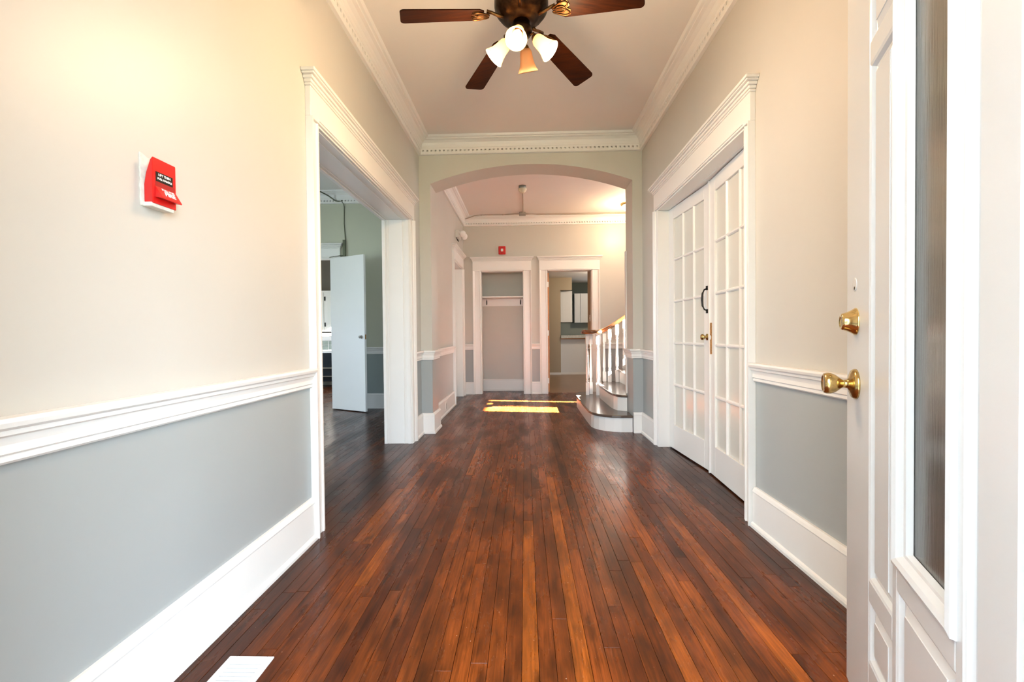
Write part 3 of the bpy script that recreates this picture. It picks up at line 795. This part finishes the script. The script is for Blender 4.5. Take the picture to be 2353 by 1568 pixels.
# handle top face slopes outward and down
hm = Vector((fx + .0112, yc + .003, hz - .0138))
sl = Vector((.022, 0, -.036)).normalized(); nr = Vector((.036, 0, .022)).normalized()
HM = Matrix(((0, -sl.x, nr.x, hm.x), (1, 0, 0, hm.y), (0, -sl.z, nr.z, hm.z), (0, 0, 0, 1)))
text_obj('PULL FOR', .0110, M['white_print'], ps, HM @ Matrix.Translation((0.003, .011, .0006)), 'lettering', .0002)
text_obj('FIRE', .0225, M['white_print'], ps, HM @ Matrix.Translation((0.0, -.004, .0006)), 'lettering', .0009, .25)

# ------------------------------------------------------------------ floor register
vg = thing('floor_vent', (-.945, 1.29, 0), 'white louvred floor register beside the near left baseboard', 'vent')
vx0, vx1, vy0, vy1 = -1.022, -.868, 1.135, 1.448
b = B(); b.box(vx0, vx0 + .024, vy0, vy1, 0, .006); b.box(vx1 - .024, vx1, vy0, vy1, 0, .006); b.box(vx0 + .024, vx1 - .024, vy0, vy0 + .022, 0, .006); b.box(vx0 + .024, vx1 - .024, vy1 - .022, vy1, 0, .006)
obj('frame', b, M['vent_white'], vg, bev=.002)
b = B(); b.box(vx0 + .02, vx1 - .02, vy0 + .02, vy1 - .02, 0.0, .0012); obj('duct_opening', b, simple('grey_duct', (.25, .26, .28), .5), vg, label='grey duct behind the slats')
k = 16; pit = (vy1 - vy0 - .044) / k
for i in range(k):
    y = vy0 + .022 + i * pit
    b = B(); b.box(vx0 + .0235, vx1 - .0235, y + .0018, y + pit - .0012, .0012, .0052); obj('slat', b, M['vent_white'], vg)

# ------------------------------------------------------------------ ceiling fan
FXc, FYc = -0.005, 2.335; BZ = 2.80
fan = thing('ceiling_fan', (FXc, FYc, BZ - .25), 'dark bronze ceiling fan with five walnut blades and a four lamp light kit', 'fan')
O = Matrix.Translation((FXc, FYc, 0))
b = B(); b.lathe([(0, CZ), (.075, CZ), (.075, CZ - .02), (.060, CZ - .055), (.030, CZ - .075), (.013, CZ - .08)], O, n=32); obj('canopy', b, M['bronze'], fan)
b = B(); b.lathe([(.013, CZ - .07), (.013, 2.985)], O, n=16); obj('downrod', b, M['bronze'], fan)
b = B(); b.lathe([(.02, 3.00), (.045, 2.995), (.085, 2.975), (.128, 2.950), (.142, 2.925), (.142, 2.905), (.136, 2.900), (.136, 2.875), (.143, 2.870), (.143, 2.835), (.137, 2.815), (.118, 2.790), (.090, 2.772), (.070, 2.765), (.066, 2.755), (0, 2.755)], O, n=40)
obj('motor_housing', b, M['bronze'], fan)
b = B(); b.lathe([(.045, 2.757), (.040, 2.735), (.052, 2.728), (.058, 2.708), (.050, 2.690), (.030, 2.676), (.014, 2.668), (.012, 2.655), (0, 2.650)], O, n=32)
obj('light_fitter', b, M['bronze'], fan)
for ang in (191.5, 120.5, 50.5, -20.5, -93):
    A = O @ Matrix.Translation((0, 0, BZ)) @ Matrix.Rotation(R(ang), 4, 'Z')
    droop = Matrix.Rotation(math.atan2(.085, .63), 4, 'Y')
    PT = A @ droop @ Matrix.Rotation(R(-12 if True else 0), 4, 'X')
    # blade outline (local x outward)
    out = []
    L0, L1, w0, w1, rc = .205, .632, .056, .068, .022
    out += [(L0, -w0 * .72), (L0 + .025, -w0)]
    for q in range(6):
        a = -PI / 2 + q * (PI / 2) / 5; out.append((L1 - rc + rc * math.cos(a), -w1 + rc + rc * math.sin(a)))
    for q in range(6):
        a = q * (PI / 2) / 5; out.append((L1 - rc + rc * math.cos(a), w1 - rc + rc * math.sin(a)))
    out += [(L0 + .025, w0), (L0, w0 * .72)]
    b = B(); b.prism(out, -.003, .003, mat=PT)
    bl = obj('blade', b, M['blade'], fan, bev=.001)
    b = B()
    b.tube([(.095, 0, -.026), (.125, 0, -.022), (.155, 0, -.012), (.185, 0, -.008)], [.010, .008, .008, .010], n=8, mat=A)
    # leaf shaped loops of the blade iron under the blade root
    for sgn in (-1, 1):
        loop = [(.175 + .085 * (1 - math.cos(2 * PI * k_ / 16)) / 2, sgn * (.026 + .0 + .022 * math.sin(2 * PI * k_ / 16)) * (0.35 + .65 * (1 - math.cos(2 * PI * k_ / 16)) / 2), -.008) for k_ in range(17)]
        b.tube(loop, .0045, n=6, mat=PT)
    loop = [(.19 + .055 * (1 - math.cos(2 * PI * k_ / 14)) / 2, .017 * math.sin(2 * PI * k_ / 14), -.009) for k_ in range(15)]
    b.tube(loop, .004, n=6, mat=PT)
    b.prism([(.180, -.014), (.235, -.046), (.262, -.040), (.268, -.012), (.25, 0), (.268, .012), (.262, .040), (.235, .046), (.180, .014)], -.0065, -.003, mat=PT)
    obj('blade_iron', b, M['bronze_copper'], fan)
SHADE = [(.016, 0), (.024, .004), (.031, .016), (.034, .035), (.036, .055), (.041, .078), (.050, .100), (.056, .112)]
for ang, lit in ((172, 1), (-101, 1), (-8, 1), (74, 0)):
    dirh = Vector((math.cos(R(ang)), math.sin(R(ang)), 0))
    base = Vector((FXc, FYc, 2.685)) + dirh * .045
    tip = Vector((FXc, FYc, 2.668)) + dirh * .070
    b = B(); b.tube([tuple(base), tuple(base + dirh * .018 + Vector((0, 0, .006))), tuple(tip)], [.007, .007, .010], n=10)
    ax = (dirh * math.sin(R(38 if ang == -101 else 45)) + Vector((0, 0, -1)) * math.cos(R(38 if ang == -101 else 45))).normalized() if lit else (dirh * math.sin(R(30)) + Vector((0, 0, -1)) * math.cos(R(30))).normalized()
    AM = axis_mat(tip, ax)
    b.lathe([(.012, -.012), (.019, -.004), (.021, .010), (.019, .016)], AM, n=20)
    arm = obj('lamp_arm', b, M['bronze_copper'], fan)
    b = B(); inner = [(r_ - .0025, h + .0015) for r_, h in SHADE][::-1]
    b.lathe([(r_, h + .004) for r_, h in SHADE] + [(r_, h + .004) for r_, h in inner], AM, n=32, closed=True)
    obj('glass_shade', b, M['shade_lit'] if lit else M['shade_off'], fan, label='glowing frosted bell shade' if lit else 'unlit amber marbled bell shade')
    b = B(); b.lathe([(0, .018), (.012, .022), (.014, .035), (.022, .055), (.025, .070), (.020, .086), (.010, .094), (0, .096)], AM, n=20)
    obj('bulb', b, M['bulb'] if lit else M['bulb_off'], fan)
    if lit:
        l = bpy.data.lights.new('fan_lamp', 'POINT'); l.energy = 30; l.color = (1.0, 0.68, 0.38); l.shadow_soft_size = 0.03
        lo = bpy.data.objects.new('fan_lamp', l); COL.objects.link(lo); lo.location = tip + ax * .135

# ------------------------------------------------------------------ staircase
st = thing('staircase', (0.95, 5.9, 0), 'white staircase with dark treads, turned balusters and a brown curled handrail', 'staircase')
RZ = 0.19
def offset_poly(poly, d):
    c = Vector((sum(p[0] for p in poly) / len(poly), sum(p[1] for p in poly) / len(poly)))
    n = len(poly); out = []
    for i in range(n):
        a = Vector(poly[i - 1]); p = Vector(poly[i]); q = Vector(poly[(i + 1) % n])
        e1 = (p - a).normalized(); e2 = (q - p).normalized()
        n1 = Vector((e1.y, -e1.x)); n2 = Vector((e2.y, -e2.x))
        o = (n1 + n2) / max(.3, 1 + n1.dot(n2))
        if (c - p).dot(o) < 0: o = -o
        out.append(tuple(p + o * d))
    return out
def rounded(pts_arcs):
    return pts_arcs
step1 = [(1.184, 4.835), (1.05, 4.838), (.955, 4.86), (.87, 4.905), (.81, 4.965), (.765, 5.05), (.745, 5.16), (.74, 5.5), (.74, 6.2), (.745, 6.62), (.77, 6.74), (.84, 6.82), (.95, 6.85), (1.10, 6.85), (1.10, 5.17), (1.184, 5.17)]
step2 = [(1.184, 5.085), (1.12, 5.11), (1.07, 5.17), (1.04, 5.26), (1.03, 5.4), (1.03, 6.15), (1.045, 6.28), (1.085, 6.36), (1.155, 6.40), (1.155, 6.62), (1.40, 6.62), (1.40, 5.17), (1.184, 5.17)]
def inset(poly, d):
    return [(p[0] + (d if p[0] < 1.09 or (p[1] < 5.12 and p[0] < 1.18) else 0) * (1.0 if p[0] < 1.0 else .6), p[1] + (d if p[1] < 5.12 else (-d if p[1] > 6.6 else 0))) for p in poly]
for i, pl_ in enumerate((step1, step2)):
    z = RZ * (i + 1)
    b = B(); b.prism(pl_, z - .028, z); obj('tread', b, M['tread'], st, bev=.008, label='dark stained tread with a rounded end')
    b = B(); b.prism(inset(pl_, .025), RZ * i + (0.0 if i == 0 else .0005), z - .0285); obj('riser', b, M['trim'], st)
x = 1.36
for i in range(2, 10):
    z = RZ * (i + 1)
    xe = x + .28 + .03 if i < 9 else XE - .002
    b = B(); b.box(x, xe, 5.163, 6.62, z - .028, z); obj('tread', b, M['tread'], st, bev=.006)
    b = B(); b.box(x + .028, xe + .01 if i < 9 else xe, 5.165, 6.59, RZ * i + .0005, z - .0285)
    if i == 9: pass
    obj('riser', b, M['trim'], st)
    b = B(); b.prism([(x - .016, z - .012), (x - .022, z - .02), (x - .016, z - .028), (x, z - .028), (x, z)], 5.17, 6.62, axis='y')
    x += .28
BAL_Y = 6.50
def rail_z(xx):   # underside of the handrail
    if xx < 1.16: return 1.085
    return 1.085 + (xx - 1.16) * .68 + (.0 if xx > 1.3 else 0)
def baluster(xx, yy, z0, z1, th=.0235):
    H_ = z1 - z0; b = B()
    bb = H_ * .20; tb = H_ * .17
    b.box(xx - th, xx + th, yy - th, yy + th, z0, z0 + bb)
    b.box(xx - th, xx + th, yy - th, yy + th, z1 - tb, z1)
    p = [(th * .9, bb - .002), (th * 1.0, bb + .008), (th * .62, bb + .016), (th * .95, bb + .030), (th * .60, bb + .042), (th * .98, bb + .075), (th * .95, bb + .13)]
    top = H_ - tb
    p += [(th * .62, top - .12), (th * .58, top - .075), (th * .95, top - .062), (th * .6, top - .050), (th * .75, top - .025), (th * .98, top - .006), (th * .9, top + .002)]
    b.lathe(p, Matrix.Translation((xx, yy, z0)), n=14)
    obj('baluster', b, M['trim'], st)
# newel cluster under the volute, then the row
for (xx, yy, zz) in ((.920, 6.50, RZ), (.985, 6.58, RZ), (1.065, 6.46, RZ), (1.115, 6.60, RZ), (1.185, 6.57, RZ * 2)):
    baluster(xx, yy, zz + .001, 1.100)
xx = 1.25
while xx < 3.25:
    i = 1 if xx < 1.36 else 2 + int((xx - 1.36) / .28)
    baluster(xx, BAL_Y, RZ * (i + 1) + .001, rail_z(xx) + .01)
    xx += .108 if xx < 1.4 else .14
# handrail with volute
path = []
cx, cy = 1.00, 6.46
for q in range(22):
    a = R(-70 - q * 24) ; rr = .035 + .115 * (q / 21)
    path.append((cx + rr * math.cos(a), cy + rr * math.sin(a), 1.125))
last = path[-1]
path = [p for p in path]
path += [(1.10, BAL_Y + .075, 1.128), (1.17, BAL_Y + .03, 1.145), (1.25, BAL_Y + .006, 1.19), (1.36, BAL_Y, 1.262)]
for q in range(1, 14):
    path.append((1.36 + q * .15, BAL_Y, 1.262 + q * .15 * .68))
b = B(); b.tube(path, .031, n=12)
b.lathe([(.085, 1.098), (.10, 1.104), (.105, 1.125), (.10, 1.146), (.07, 1.153), (0, 1.155)], Matrix.Translation((cx, cy, 0)), n=28)
obj('handrail', b, M['rail_wood'], st)
# skirt of the far side
b = B(); b.prism([(1.40, 0), (1.40, RZ * 2 - .03), (3.30, RZ * 9 - .03), (3.30, 0)], 6.592, 6.61, axis='y'); obj('stringer', b, M['trim'], st)
# landing newel
b = B(); b.box(3.27, 3.37, 6.45, 6.55, RZ * 9, 2.95); obj('newel_post', b, M['trim'], st, bev=.006)

# white corner bead on the right pier
b = B(); b.box(AX1 - .012, AX1 - .001, YA1 - .045, YA1 + .012, .40, 2.06); b.box(AX1 - .001, AX1 + .03, YA1 + .001, YA1 + .012, .40, 2.06)
struct('trim_28', b, M['trim'], 'white corner strip on the back edge of the right pier by the stairs', 'moulding')

# ------------------------------------------------------------------ rear hall fittings
# ceiling dome lamp
dl = thing('ceiling_light', (1.74, 7.36, CZ - .10), 'lit round flush ceiling light over the stair hall', 'lamp')
OD = Matrix.Translation((1.74, 7.36, 0))
b = B(); b.lathe([(.125, CZ), (.125, CZ - .018), (.115, CZ - .030), (.095, CZ - .032), (0, CZ - .032)], OD, n=32); obj('base', b, M['old_brass'], dl)
b = B(); b.lathe([(.092, CZ - .030), (.098, CZ - .045), (.092, CZ - .075), (.068, CZ - .105), (.035, CZ - .120), (0, CZ - .124)], OD, n=32); obj('dome', b, M['dome_lit'], dl)
l = bpy.data.lights.new('dome_lamp', 'POINT'); l.energy = 42; l.color = (1.0, .68, .40); l.shadow_soft_size = .06
lo = bpy.data.objects.new('dome_lamp', l); COL.objects.link(lo); lo.location = (1.74, 7.30, CZ - .34)
# smoke detector
sdx, sdy = -.02, 6.40
sm = thing('smoke_detector', (sdx, sdy, CZ - .09), 'cream smoke detector hanging from the rear hall ceiling', 'smoke detector')
OS = Matrix.Translation((sdx, sdy, 0))
b = B(); b.lathe([(.055, CZ), (.055, CZ - .035), (.050, CZ - .037)], OS, n=24); obj('mounting_box', b, M['grey_metal'], sm, label='dark grey mounting box')
b = B(); b.lathe([(.050, CZ - .036), (.062, CZ - .040), (.062, CZ - .055), (.052, CZ - .075), (.036, CZ - .088), (.034, CZ - .096), (0, CZ - .097)], OS, n=24); obj('sensor_cap', b, M['cream_plastic'], sm)
# raceways
zr_ = CZ - .008
b = B(); b.box(sdx - .010, sdx + .010, sdy + .05, 7.74, zr_ - .006, CZ)
single('ceiling_raceway', b, M['raceway'], 'straight brown raceway from the smoke detector to the junction box', 'conduit')
jb = thing('junction_box', (-.03, 7.775, CZ - .05), 'small grey junction box where the ceiling raceways meet', 'electrical box')
b = B(); b.box(-.085, .025, 7.74, 7.83, CZ - .045, CZ - .001); obj('box', b, M['grey_metal'], jb, bev=.004)
b = B(); b.box(-.088, .028, 7.737, 7.833, CZ - .049, CZ - .0455); obj('cover_plate', b, M['grey_metal'], jb, bev=.002)
ny = YB - .155
b = B(); b.tube([(.025, 7.785, CZ - .022), (.10, 7.79, CZ - .02), (.20, ny - .01, CZ - .008), (1.0, ny, CZ - .008), (2.6, ny, CZ - .008)], .008, n=8)
b.tube([(.025, 7.80, CZ - .03), (.12, 7.81, CZ - .026), (.25, ny + .01, CZ - .016), (1.2, ny + .02, CZ - .020), (2.6, ny + .02, CZ - .020)], .005, n=6)
single('conduit', b, M['raceway'], 'long thin conduit run to the right of the junction box', 'conduit')
b = B(); b.tube([(-.085, 7.785, CZ - .025), (-.16, 7.785, CZ - .022), (-.30, ny - .01, CZ - .009), (-.36, ny, CZ - .008), (-.80, ny, CZ - .008), (-.90, ny + .01, CZ - .015), (-1.0, 7.90, CZ - .045), (-1.10, 7.93, CZ - .065)], .008, n=8)
for xx in (-.38, -.77): b.tube([(xx - .012, ny, CZ - .008), (xx + .012, ny, CZ - .008)], .012, n=8)
single('conduit', b, M['raceway'], 'kinked conduit run to the left of the junction box', 'conduit')
# fire strobe
fs_ = thing('fire_strobe', (-.412, YB, 2.58), 'small red fire strobe above the coat closet', 'fire alarm')
b = B(); b.box(-.475, -.345, YB - .045, YB, 2.572, 2.722); obj('housing', b, M['red'], fs_, bev=.010)
b = B(); b.box(-.432, -.388, YB - .062, YB - .0455, 2.622, 2.672); obj('lens', b, M['white_plastic'], fs_, bev=.006, label='clear white strobe lens')
b = B()
for q in range(5): b.box(-.450, -.370, YB - .047, YB - .0455, 2.590 + q * .006, 2.592 + q * .006)
obj('grille', b, M['red_dark'], fs_)
# emergency light
el = thing('emergency_light', (XL2, 7.24, 2.70), 'white two headed emergency light above the rear left doorway', 'emergency light')
b = B(); b.box(XL2, XL2 + .060, 7.10, 7.36, 2.70, 2.82); obj('battery_box', b, M['white_plastic'], el, bev=.008)
for yy in (7.13, 7.33):
    b = B(); b.tube([(XL2 + .05, yy, 2.76), (XL2 + .09, yy, 2.765)], .012, n=8)
    b.lathe([(.028, -.02), (.045, .0), (.055, .035), (.052, .045), (0, .048)], axis_mat((XL2 + .105, yy, 2.765), (.6, -.55, -.35)), n=20)
    obj('lamp_head', b, M['white_plastic'], el)
b = B(); b.tube([(XL2 + .02, 7.12, 2.705), (XL2 + .03, 7.15, 2.66), (XL2 + .04, 7.22, 2.65), (XL2 + .02, 7.26, 2.70)], .006, n=6); obj('cable', b, M['black'], el)
# switch and outlet on rear left wall
sw = thing('light_switch', (XL2, 5.52, 1.27), 'white light switch plate on the rear left wall', 'switch')
b = B(); b.box(XL2, XL2 + .006, 5.485, 5.555, 1.275, 1.395); obj('plate', b, M['white_plastic'], sw, bev=.002)
b = B(); b.box(XL2 + .006, XL2 + .014, 5.515, 5.525, 1.32, 1.35); obj('toggle', b, M['white_plastic'], sw)
ol = thing('outlet', (XL2 + .022, 6.0, .08), 'white outlet set in the rear left baseboard', 'outlet')
b = B(); b.box(XL2 + .0222, XL2 + .027, 5.965, 6.035, .065, .165); obj('plate', b, M['white_plastic'], ol, bev=.002)
b = B(); b.box(XL2 + .027, XL2 + .0275, 5.985, 6.0, .08, .15); obj('socket', b, M['grey_metal'], ol)
# closet shelf, cleat, hooks
cs = thing('closet_shelf', (-.42, 8.4, 1.78), 'white closet shelf spanning the coat closet', 'shelf')
b = B(); b.box(-.90, .05, 8.20, 8.52, 1.80, 1.822); obj('shelf_board', b, M['trim'], cs, bev=.002)
b = B(); b.box(-.90, .05, 8.50, 8.52, 1.655, 1.799); obj('cleat', b, M['trim'], cs)
for xx in (-.745, -.085):
    hk = thing('coat_hook', (xx, 8.50, 1.66), 'dark coat hook at the %s end of the closet cleat' % ('left' if xx < -.5 else 'right'), 'hook', group='coat hooks under the closet shelf')
    b = B(); b.tube([(xx, 8.492, 1.765), (xx, 8.488, 1.74), (xx, 8.488, 1.70), (xx, 8.475, 1.68), (xx, 8.460, 1.685), (xx, 8.452, 1.705)], .005, n=8)
    b.tube([(xx, 8.490, 1.74), (xx, 8.470, 1.765), (xx, 8.455, 1.78)], .0045, n=8)
    obj('hook', b, M['black'], hk)
    b = B(); b.box(xx - .010, xx + .010, 8.494, 8.4995, 1.69, 1.765); obj('back_plate', b, M['black'], hk)

# ------------------------------------------------------------------ kitchen things
kd = thing('door_4', (KX0 + .03, YB + .15, 0), 'orange wood kitchen door standing open edge on', 'door', kind='structure')
b = B(); b.box(KX0 + .010, KX0 + .050, YB + .155, YB + .93, .01, 2.25); obj('leaf', b, M['orange_wood'], kd, bev=.002)
for z in (.225, 1.12, 2.03):
    b = B(); b.box(KX0 + .010, KX0 + .040, YB + .150, YB + .1545, z - .05, z + .05); b.tube([(KX0 + .008, YB + .150, z - .05), (KX0 + .008, YB + .150, z + .05)], .007, n=8); obj('hinge', b, M['white_plastic'], kd, label='white painted hinge')
def cupboard(x0, x1, y, z0, z1, label, cat='cabinet', hy=.32):
    t = thing('wall_cupboard', ((x0 + x1) / 2, y + hy / 2, z0), label, cat)
    b = B(); b.box(x0, x1, y, y + hy, z0, z1); obj('body', b, M['cab'], t)
    b = B(); b.box(x0 + .005, x1 - .005, y - .020, y - .0005, z0 + .005, z1 - .005)
    d = obj('door', b, M['cab'], t, bev=.003)
    b = B(); b.box(x0 + .05, x1 - .05, y - .024, y - .0205, z0 + .05, z1 - .05); obj('panel', b, M['cab'], d, bev=.003)
    return t
cupboard(.975, 1.30, 11.98 + .05, 1.42, 2.28, 'tall white wall cupboard nearest the tan kitchen wall')
cupboard(1.432, 1.60, 12.68, 1.42, 2.27, 'narrow white wall cupboard in the middle of the far kitchen wall')
cupboard(1.605, 1.88, 12.68, 1.42, 2.27, 'white wall cupboard at the right of the far kitchen wall')
b = B(); b.box(.965, 2.05, 12.96, 12.999, .9, 1.42)
single('backsplash', b, simple('grey_green_backsplash', (.25, .27, .23), .4), 'grey green backsplash behind the kitchen counter', 'wall panel')
kc = thing('breakfast_bar', (1.5, 12.0, 0), 'pale kitchen breakfast bar with a speckled top', 'counter')
b = B(); b.box(.965, 2.4, 11.86, 12.0, 0, .955); obj('front_panel', b, M['cab'], kc)
b = B(); b.box(.965, 2.4, 11.846, 11.859, 0, .06); obj('plinth', b, M['trim'], kc)
b = B(); b.box(.965, 2.4, 11.77, 12.2, .956, .985); obj('wood_edge', b, M['orange_wood'], kc, label='brown wooden edge strip')
b = B(); b.box(.965, 2.4, 11.74, 12.2, .9855, 1.062); obj('worktop', b, M['granite'], kc, bev=.004)
ks = thing('light_switch', (1.25, 8.42, 1.36), 'white switch plate just inside the kitchen doorway', 'switch')
b = B(); b.box(1.244, 1.25, 8.36, 8.48, 1.34, 1.46); obj('plate', b, M['white_plastic'], ks, bev=.002)
b = B(); b.box(1.236, 1.2438, 8.41, 8.42, 1.385, 1.415); obj('toggle', b, M['white_plastic'], ks)

# ------------------------------------------------------------------ left side room
hinge = Vector((-2.905, LYB - .06)); free = Vector((-2.285, 6.165))
rz = math.atan2(free.y - hinge.y, free.x - hinge.x); w = (free - hinge).length
sdoor = thing('door_5', (hinge.x, hinge.y, 0), 'plain white door standing ajar in the left side room', 'door', rz, kind='structure')
b = B(); b.box(0, w, -.018, .018, .012, OH - .02); obj('leaf', b, M['trim'], sdoor, local=True, bev=.002)
RXn = Matrix.Rotation(R(90), 4, 'X')
b = B(); b.lathe([(.024, 0), (.024, .003), (.012, .006), (.009, .02), (.018, .028), (.020, .038), (.012, .044), (0, .045)], Matrix.Translation((w - .06, -.018, 1.085)) @ RXn, n=18)
obj('door_knob', b, M['grey_metal'], sdoor, local=True, label='small tarnished knob')
b = B(); b.box(w + .0001, w + .0018, -.010, .010, 1.05, 1.12); obj('latch_plate', b, M['dull_brass'], sdoor, local=True, label='dark latch plate on the door edge')
for z in (.25, 1.15, 2.0):
    b = B(); b.tube([(-.006, .010, z - .045), (-.006, .010, z + .045)], .007, n=8); obj('hinge', b, M['grey_metal'], sdoor, local=True)
# conduit along ceiling, down the wall beside the casing
wy = LYB - .006
b = B()
b.tube([(-3.6, 5.9, CZ - .012), (-3.25, 6.15, CZ - .014), (-3.02, 6.30, CZ - .03), (-2.90, 6.40, CZ - .085), (-2.83, 6.49, CZ - .135), (-2.76, 6.505, CZ - .145), (-2.735, 6.495, CZ - .13)], .010, n=8)
single('conduit', b, M['green_conduit'], 'olive conduit dropping from the side room ceiling over the crown', 'conduit')
b = B(); b.tube([(-2.735, 6.495, CZ - .150), (-2.715, wy - .02, CZ - .18), (-2.715, wy, CZ - .22), (-2.72, wy, 2.80), (-2.705, wy, 2.55)], .006, n=8)
b.box(-2.735, -2.700, LYB - .035, LYB, 2.31, 2.55); b.tube([(-2.73, wy - .04, 2.315), (-2.85, wy - .05, 2.30), (-2.93, wy - .05, 2.285)], .005, n=6)
single('cable', b, M['green_conduit'], 'thin cable running down to the side room door casing', 'cable')
# room beyond: white built-in with small panes, mantel shelf, green tile and stove
by = LYB + 3.398
bk = thing('built_in_cupboard', (-4.5, by - .2, 1.25), 'white built in cupboard glimpsed past the ajar door', 'cabinet')
b = B(); b.box(-5.3, -3.7, by - .30, by - .001, 1.20, 2.12); obj('body', b, M['trim'], bk)
for i in range(4):
    x0 = -5.28 + i * .395
    b = B(); b.box(x0, x0 + .385, by - .322, by - .3005, 1.24, 2.08); d = obj('door', b, M['trim'], bk, bev=.003)
    for z in (1.36, 1.94):
        bb = B(); bb.box(x0 + .008, x0 + .040, by - .328, by - .3225, z - .045, z + .045); obj('hinge', bb, M['black'], d)
    b = B(); b.box(x0 + .08, x0 + .305, by - .326, by - .3225, 1.36, 1.98); obj('panel', b, M['white_plastic'], d)
b = B(); b.box(-5.3, -3.6, by - .38, by - .02, 1.10, 1.17); b.box(-5.25, -3.65, by - .33, by - .02, 1.02, 1.0995)
single('mantel_shelf', b, M['trim'], 'white mantel shelf under the built in cupboard in the far left room', 'shelf', bev=.004)
ht = thing('hearth_surround', (-4.4, by - .12, 0), 'green tiled hearth surround below the white mantel shelf', 'fireplace')
b = B(); b.box(-5.25, -3.65, by - .24, by - .001, 0, 1.018); obj('backing', b, M['white_plastic'], ht)
for i in range(8):
    for j in range(2):
        b = B(); x0 = -5.22 + i * .198; b.box(x0, x0 + .18, by - .252, by - .2405, .80 + j * .105, .893 + j * .105); obj('tile', b, M['tile_green'], ht, bev=.003)
sv = thing('dark_stove', (-4.4, by - .5, 0), 'low dark stove standing in front of the tiled hearth', 'stove')
b = B(); b.box(-5.2, -3.7, by - .62, by - .26, .12, .74); obj('body', b, simple('blue_black_enamel', (.02, .024, .035), .18), sv, bev=.01)
b = B(); b.box(-5.15, -3.75, by - .66, by - .6205, .40, .425); b.box(-5.15, -3.75, by - .66, by - .6205, .22, .24); obj('ledge', b, M['grey_metal'], sv)
for xx in (-5.1, -3.8):
    b = B(); b.box(xx - .03, xx + .03, by - .58, by - .52, 0, .12); obj('leg', b, M['black'], sv)

# windows (frames and panes)
def window(n, x, y0, y1, z0, z1, label, nv=0, glass=True):
    t = thing('window_%d' % n, (x, (y0 + y1) / 2, z0), label, 'window', kind='structure')
    f = .03
    b = B(); b.box(x - .02, x + .02, y0, y0 + f, z0, z1); b.box(x - .02, x + .02, y1 - f, y1, z0, z1); b.box(x - .02, x + .02, y0 + f, y1 - f, z0, z0 + f); b.box(x - .02, x + .02, y0 + f, y1 - f, z1 - f, z1)
    obj('sash_frame', b, M['trim'], t)
    return t
window(1, -5.47, 2.6, 4.2, .8, 2.5, 'white window frame on the outer wall of the side room')
window(2, -5.47, 8.0, 8.6, .9, 1.9, 'white window frame in the room beyond the side room')
b = B(); b.box(2.7, 2.73, 13.01, 13.06, 1.2, 2.1); b.box(3.17, 3.2, 13.01, 13.06, 1.2, 2.1); b.box(2.73, 3.17, 13.01, 13.06, 1.2, 1.23); b.box(2.73, 3.17, 13.01, 13.06, 2.07, 2.1)
struct('window_3', b, M['trim'], 'white kitchen window frame', 'window')
kl = thing('ceiling_light', (2.1, 10.6, 2.5), 'added round fill light on the kitchen ceiling, out of view', 'lamp')  # made-up fixture and fill light, added to brighten the kitchen
b = B(); b.lathe([(.15, 2.62), (.15, 2.60), (.13, 2.57), (0, 2.555)], Matrix.Translation((2.1, 10.6, 0)), n=24); obj('dome', b, M['dome_lit'], kl)
l = bpy.data.lights.new('kitchen_fill_light', 'POINT'); l.energy = 60; l.color = (1.0, .84, .66); l.shadow_soft_size = .08
lo = bpy.data.objects.new('kitchen_fill_light', l); COL.objects.link(lo); lo.location = (2.1, 10.6, 2.48)

# casing round the stair window
b = B(); b.box(XE - .02, XE, 5.53, 5.62, WZ0 - .09, WZ1 + .09); b.box(XE - .02, XE, 6.69, 6.78, WZ0 - .09, WZ1 + .09); b.box(XE - .02, XE, 5.62, 6.69, WZ1, WZ1 + .09); b.box(XE - .02, XE, 5.62, 6.56, WZ0 - .09, WZ0)
struct('window_4', b, M['trim'], 'white framed window at the head of the stairs', 'window')
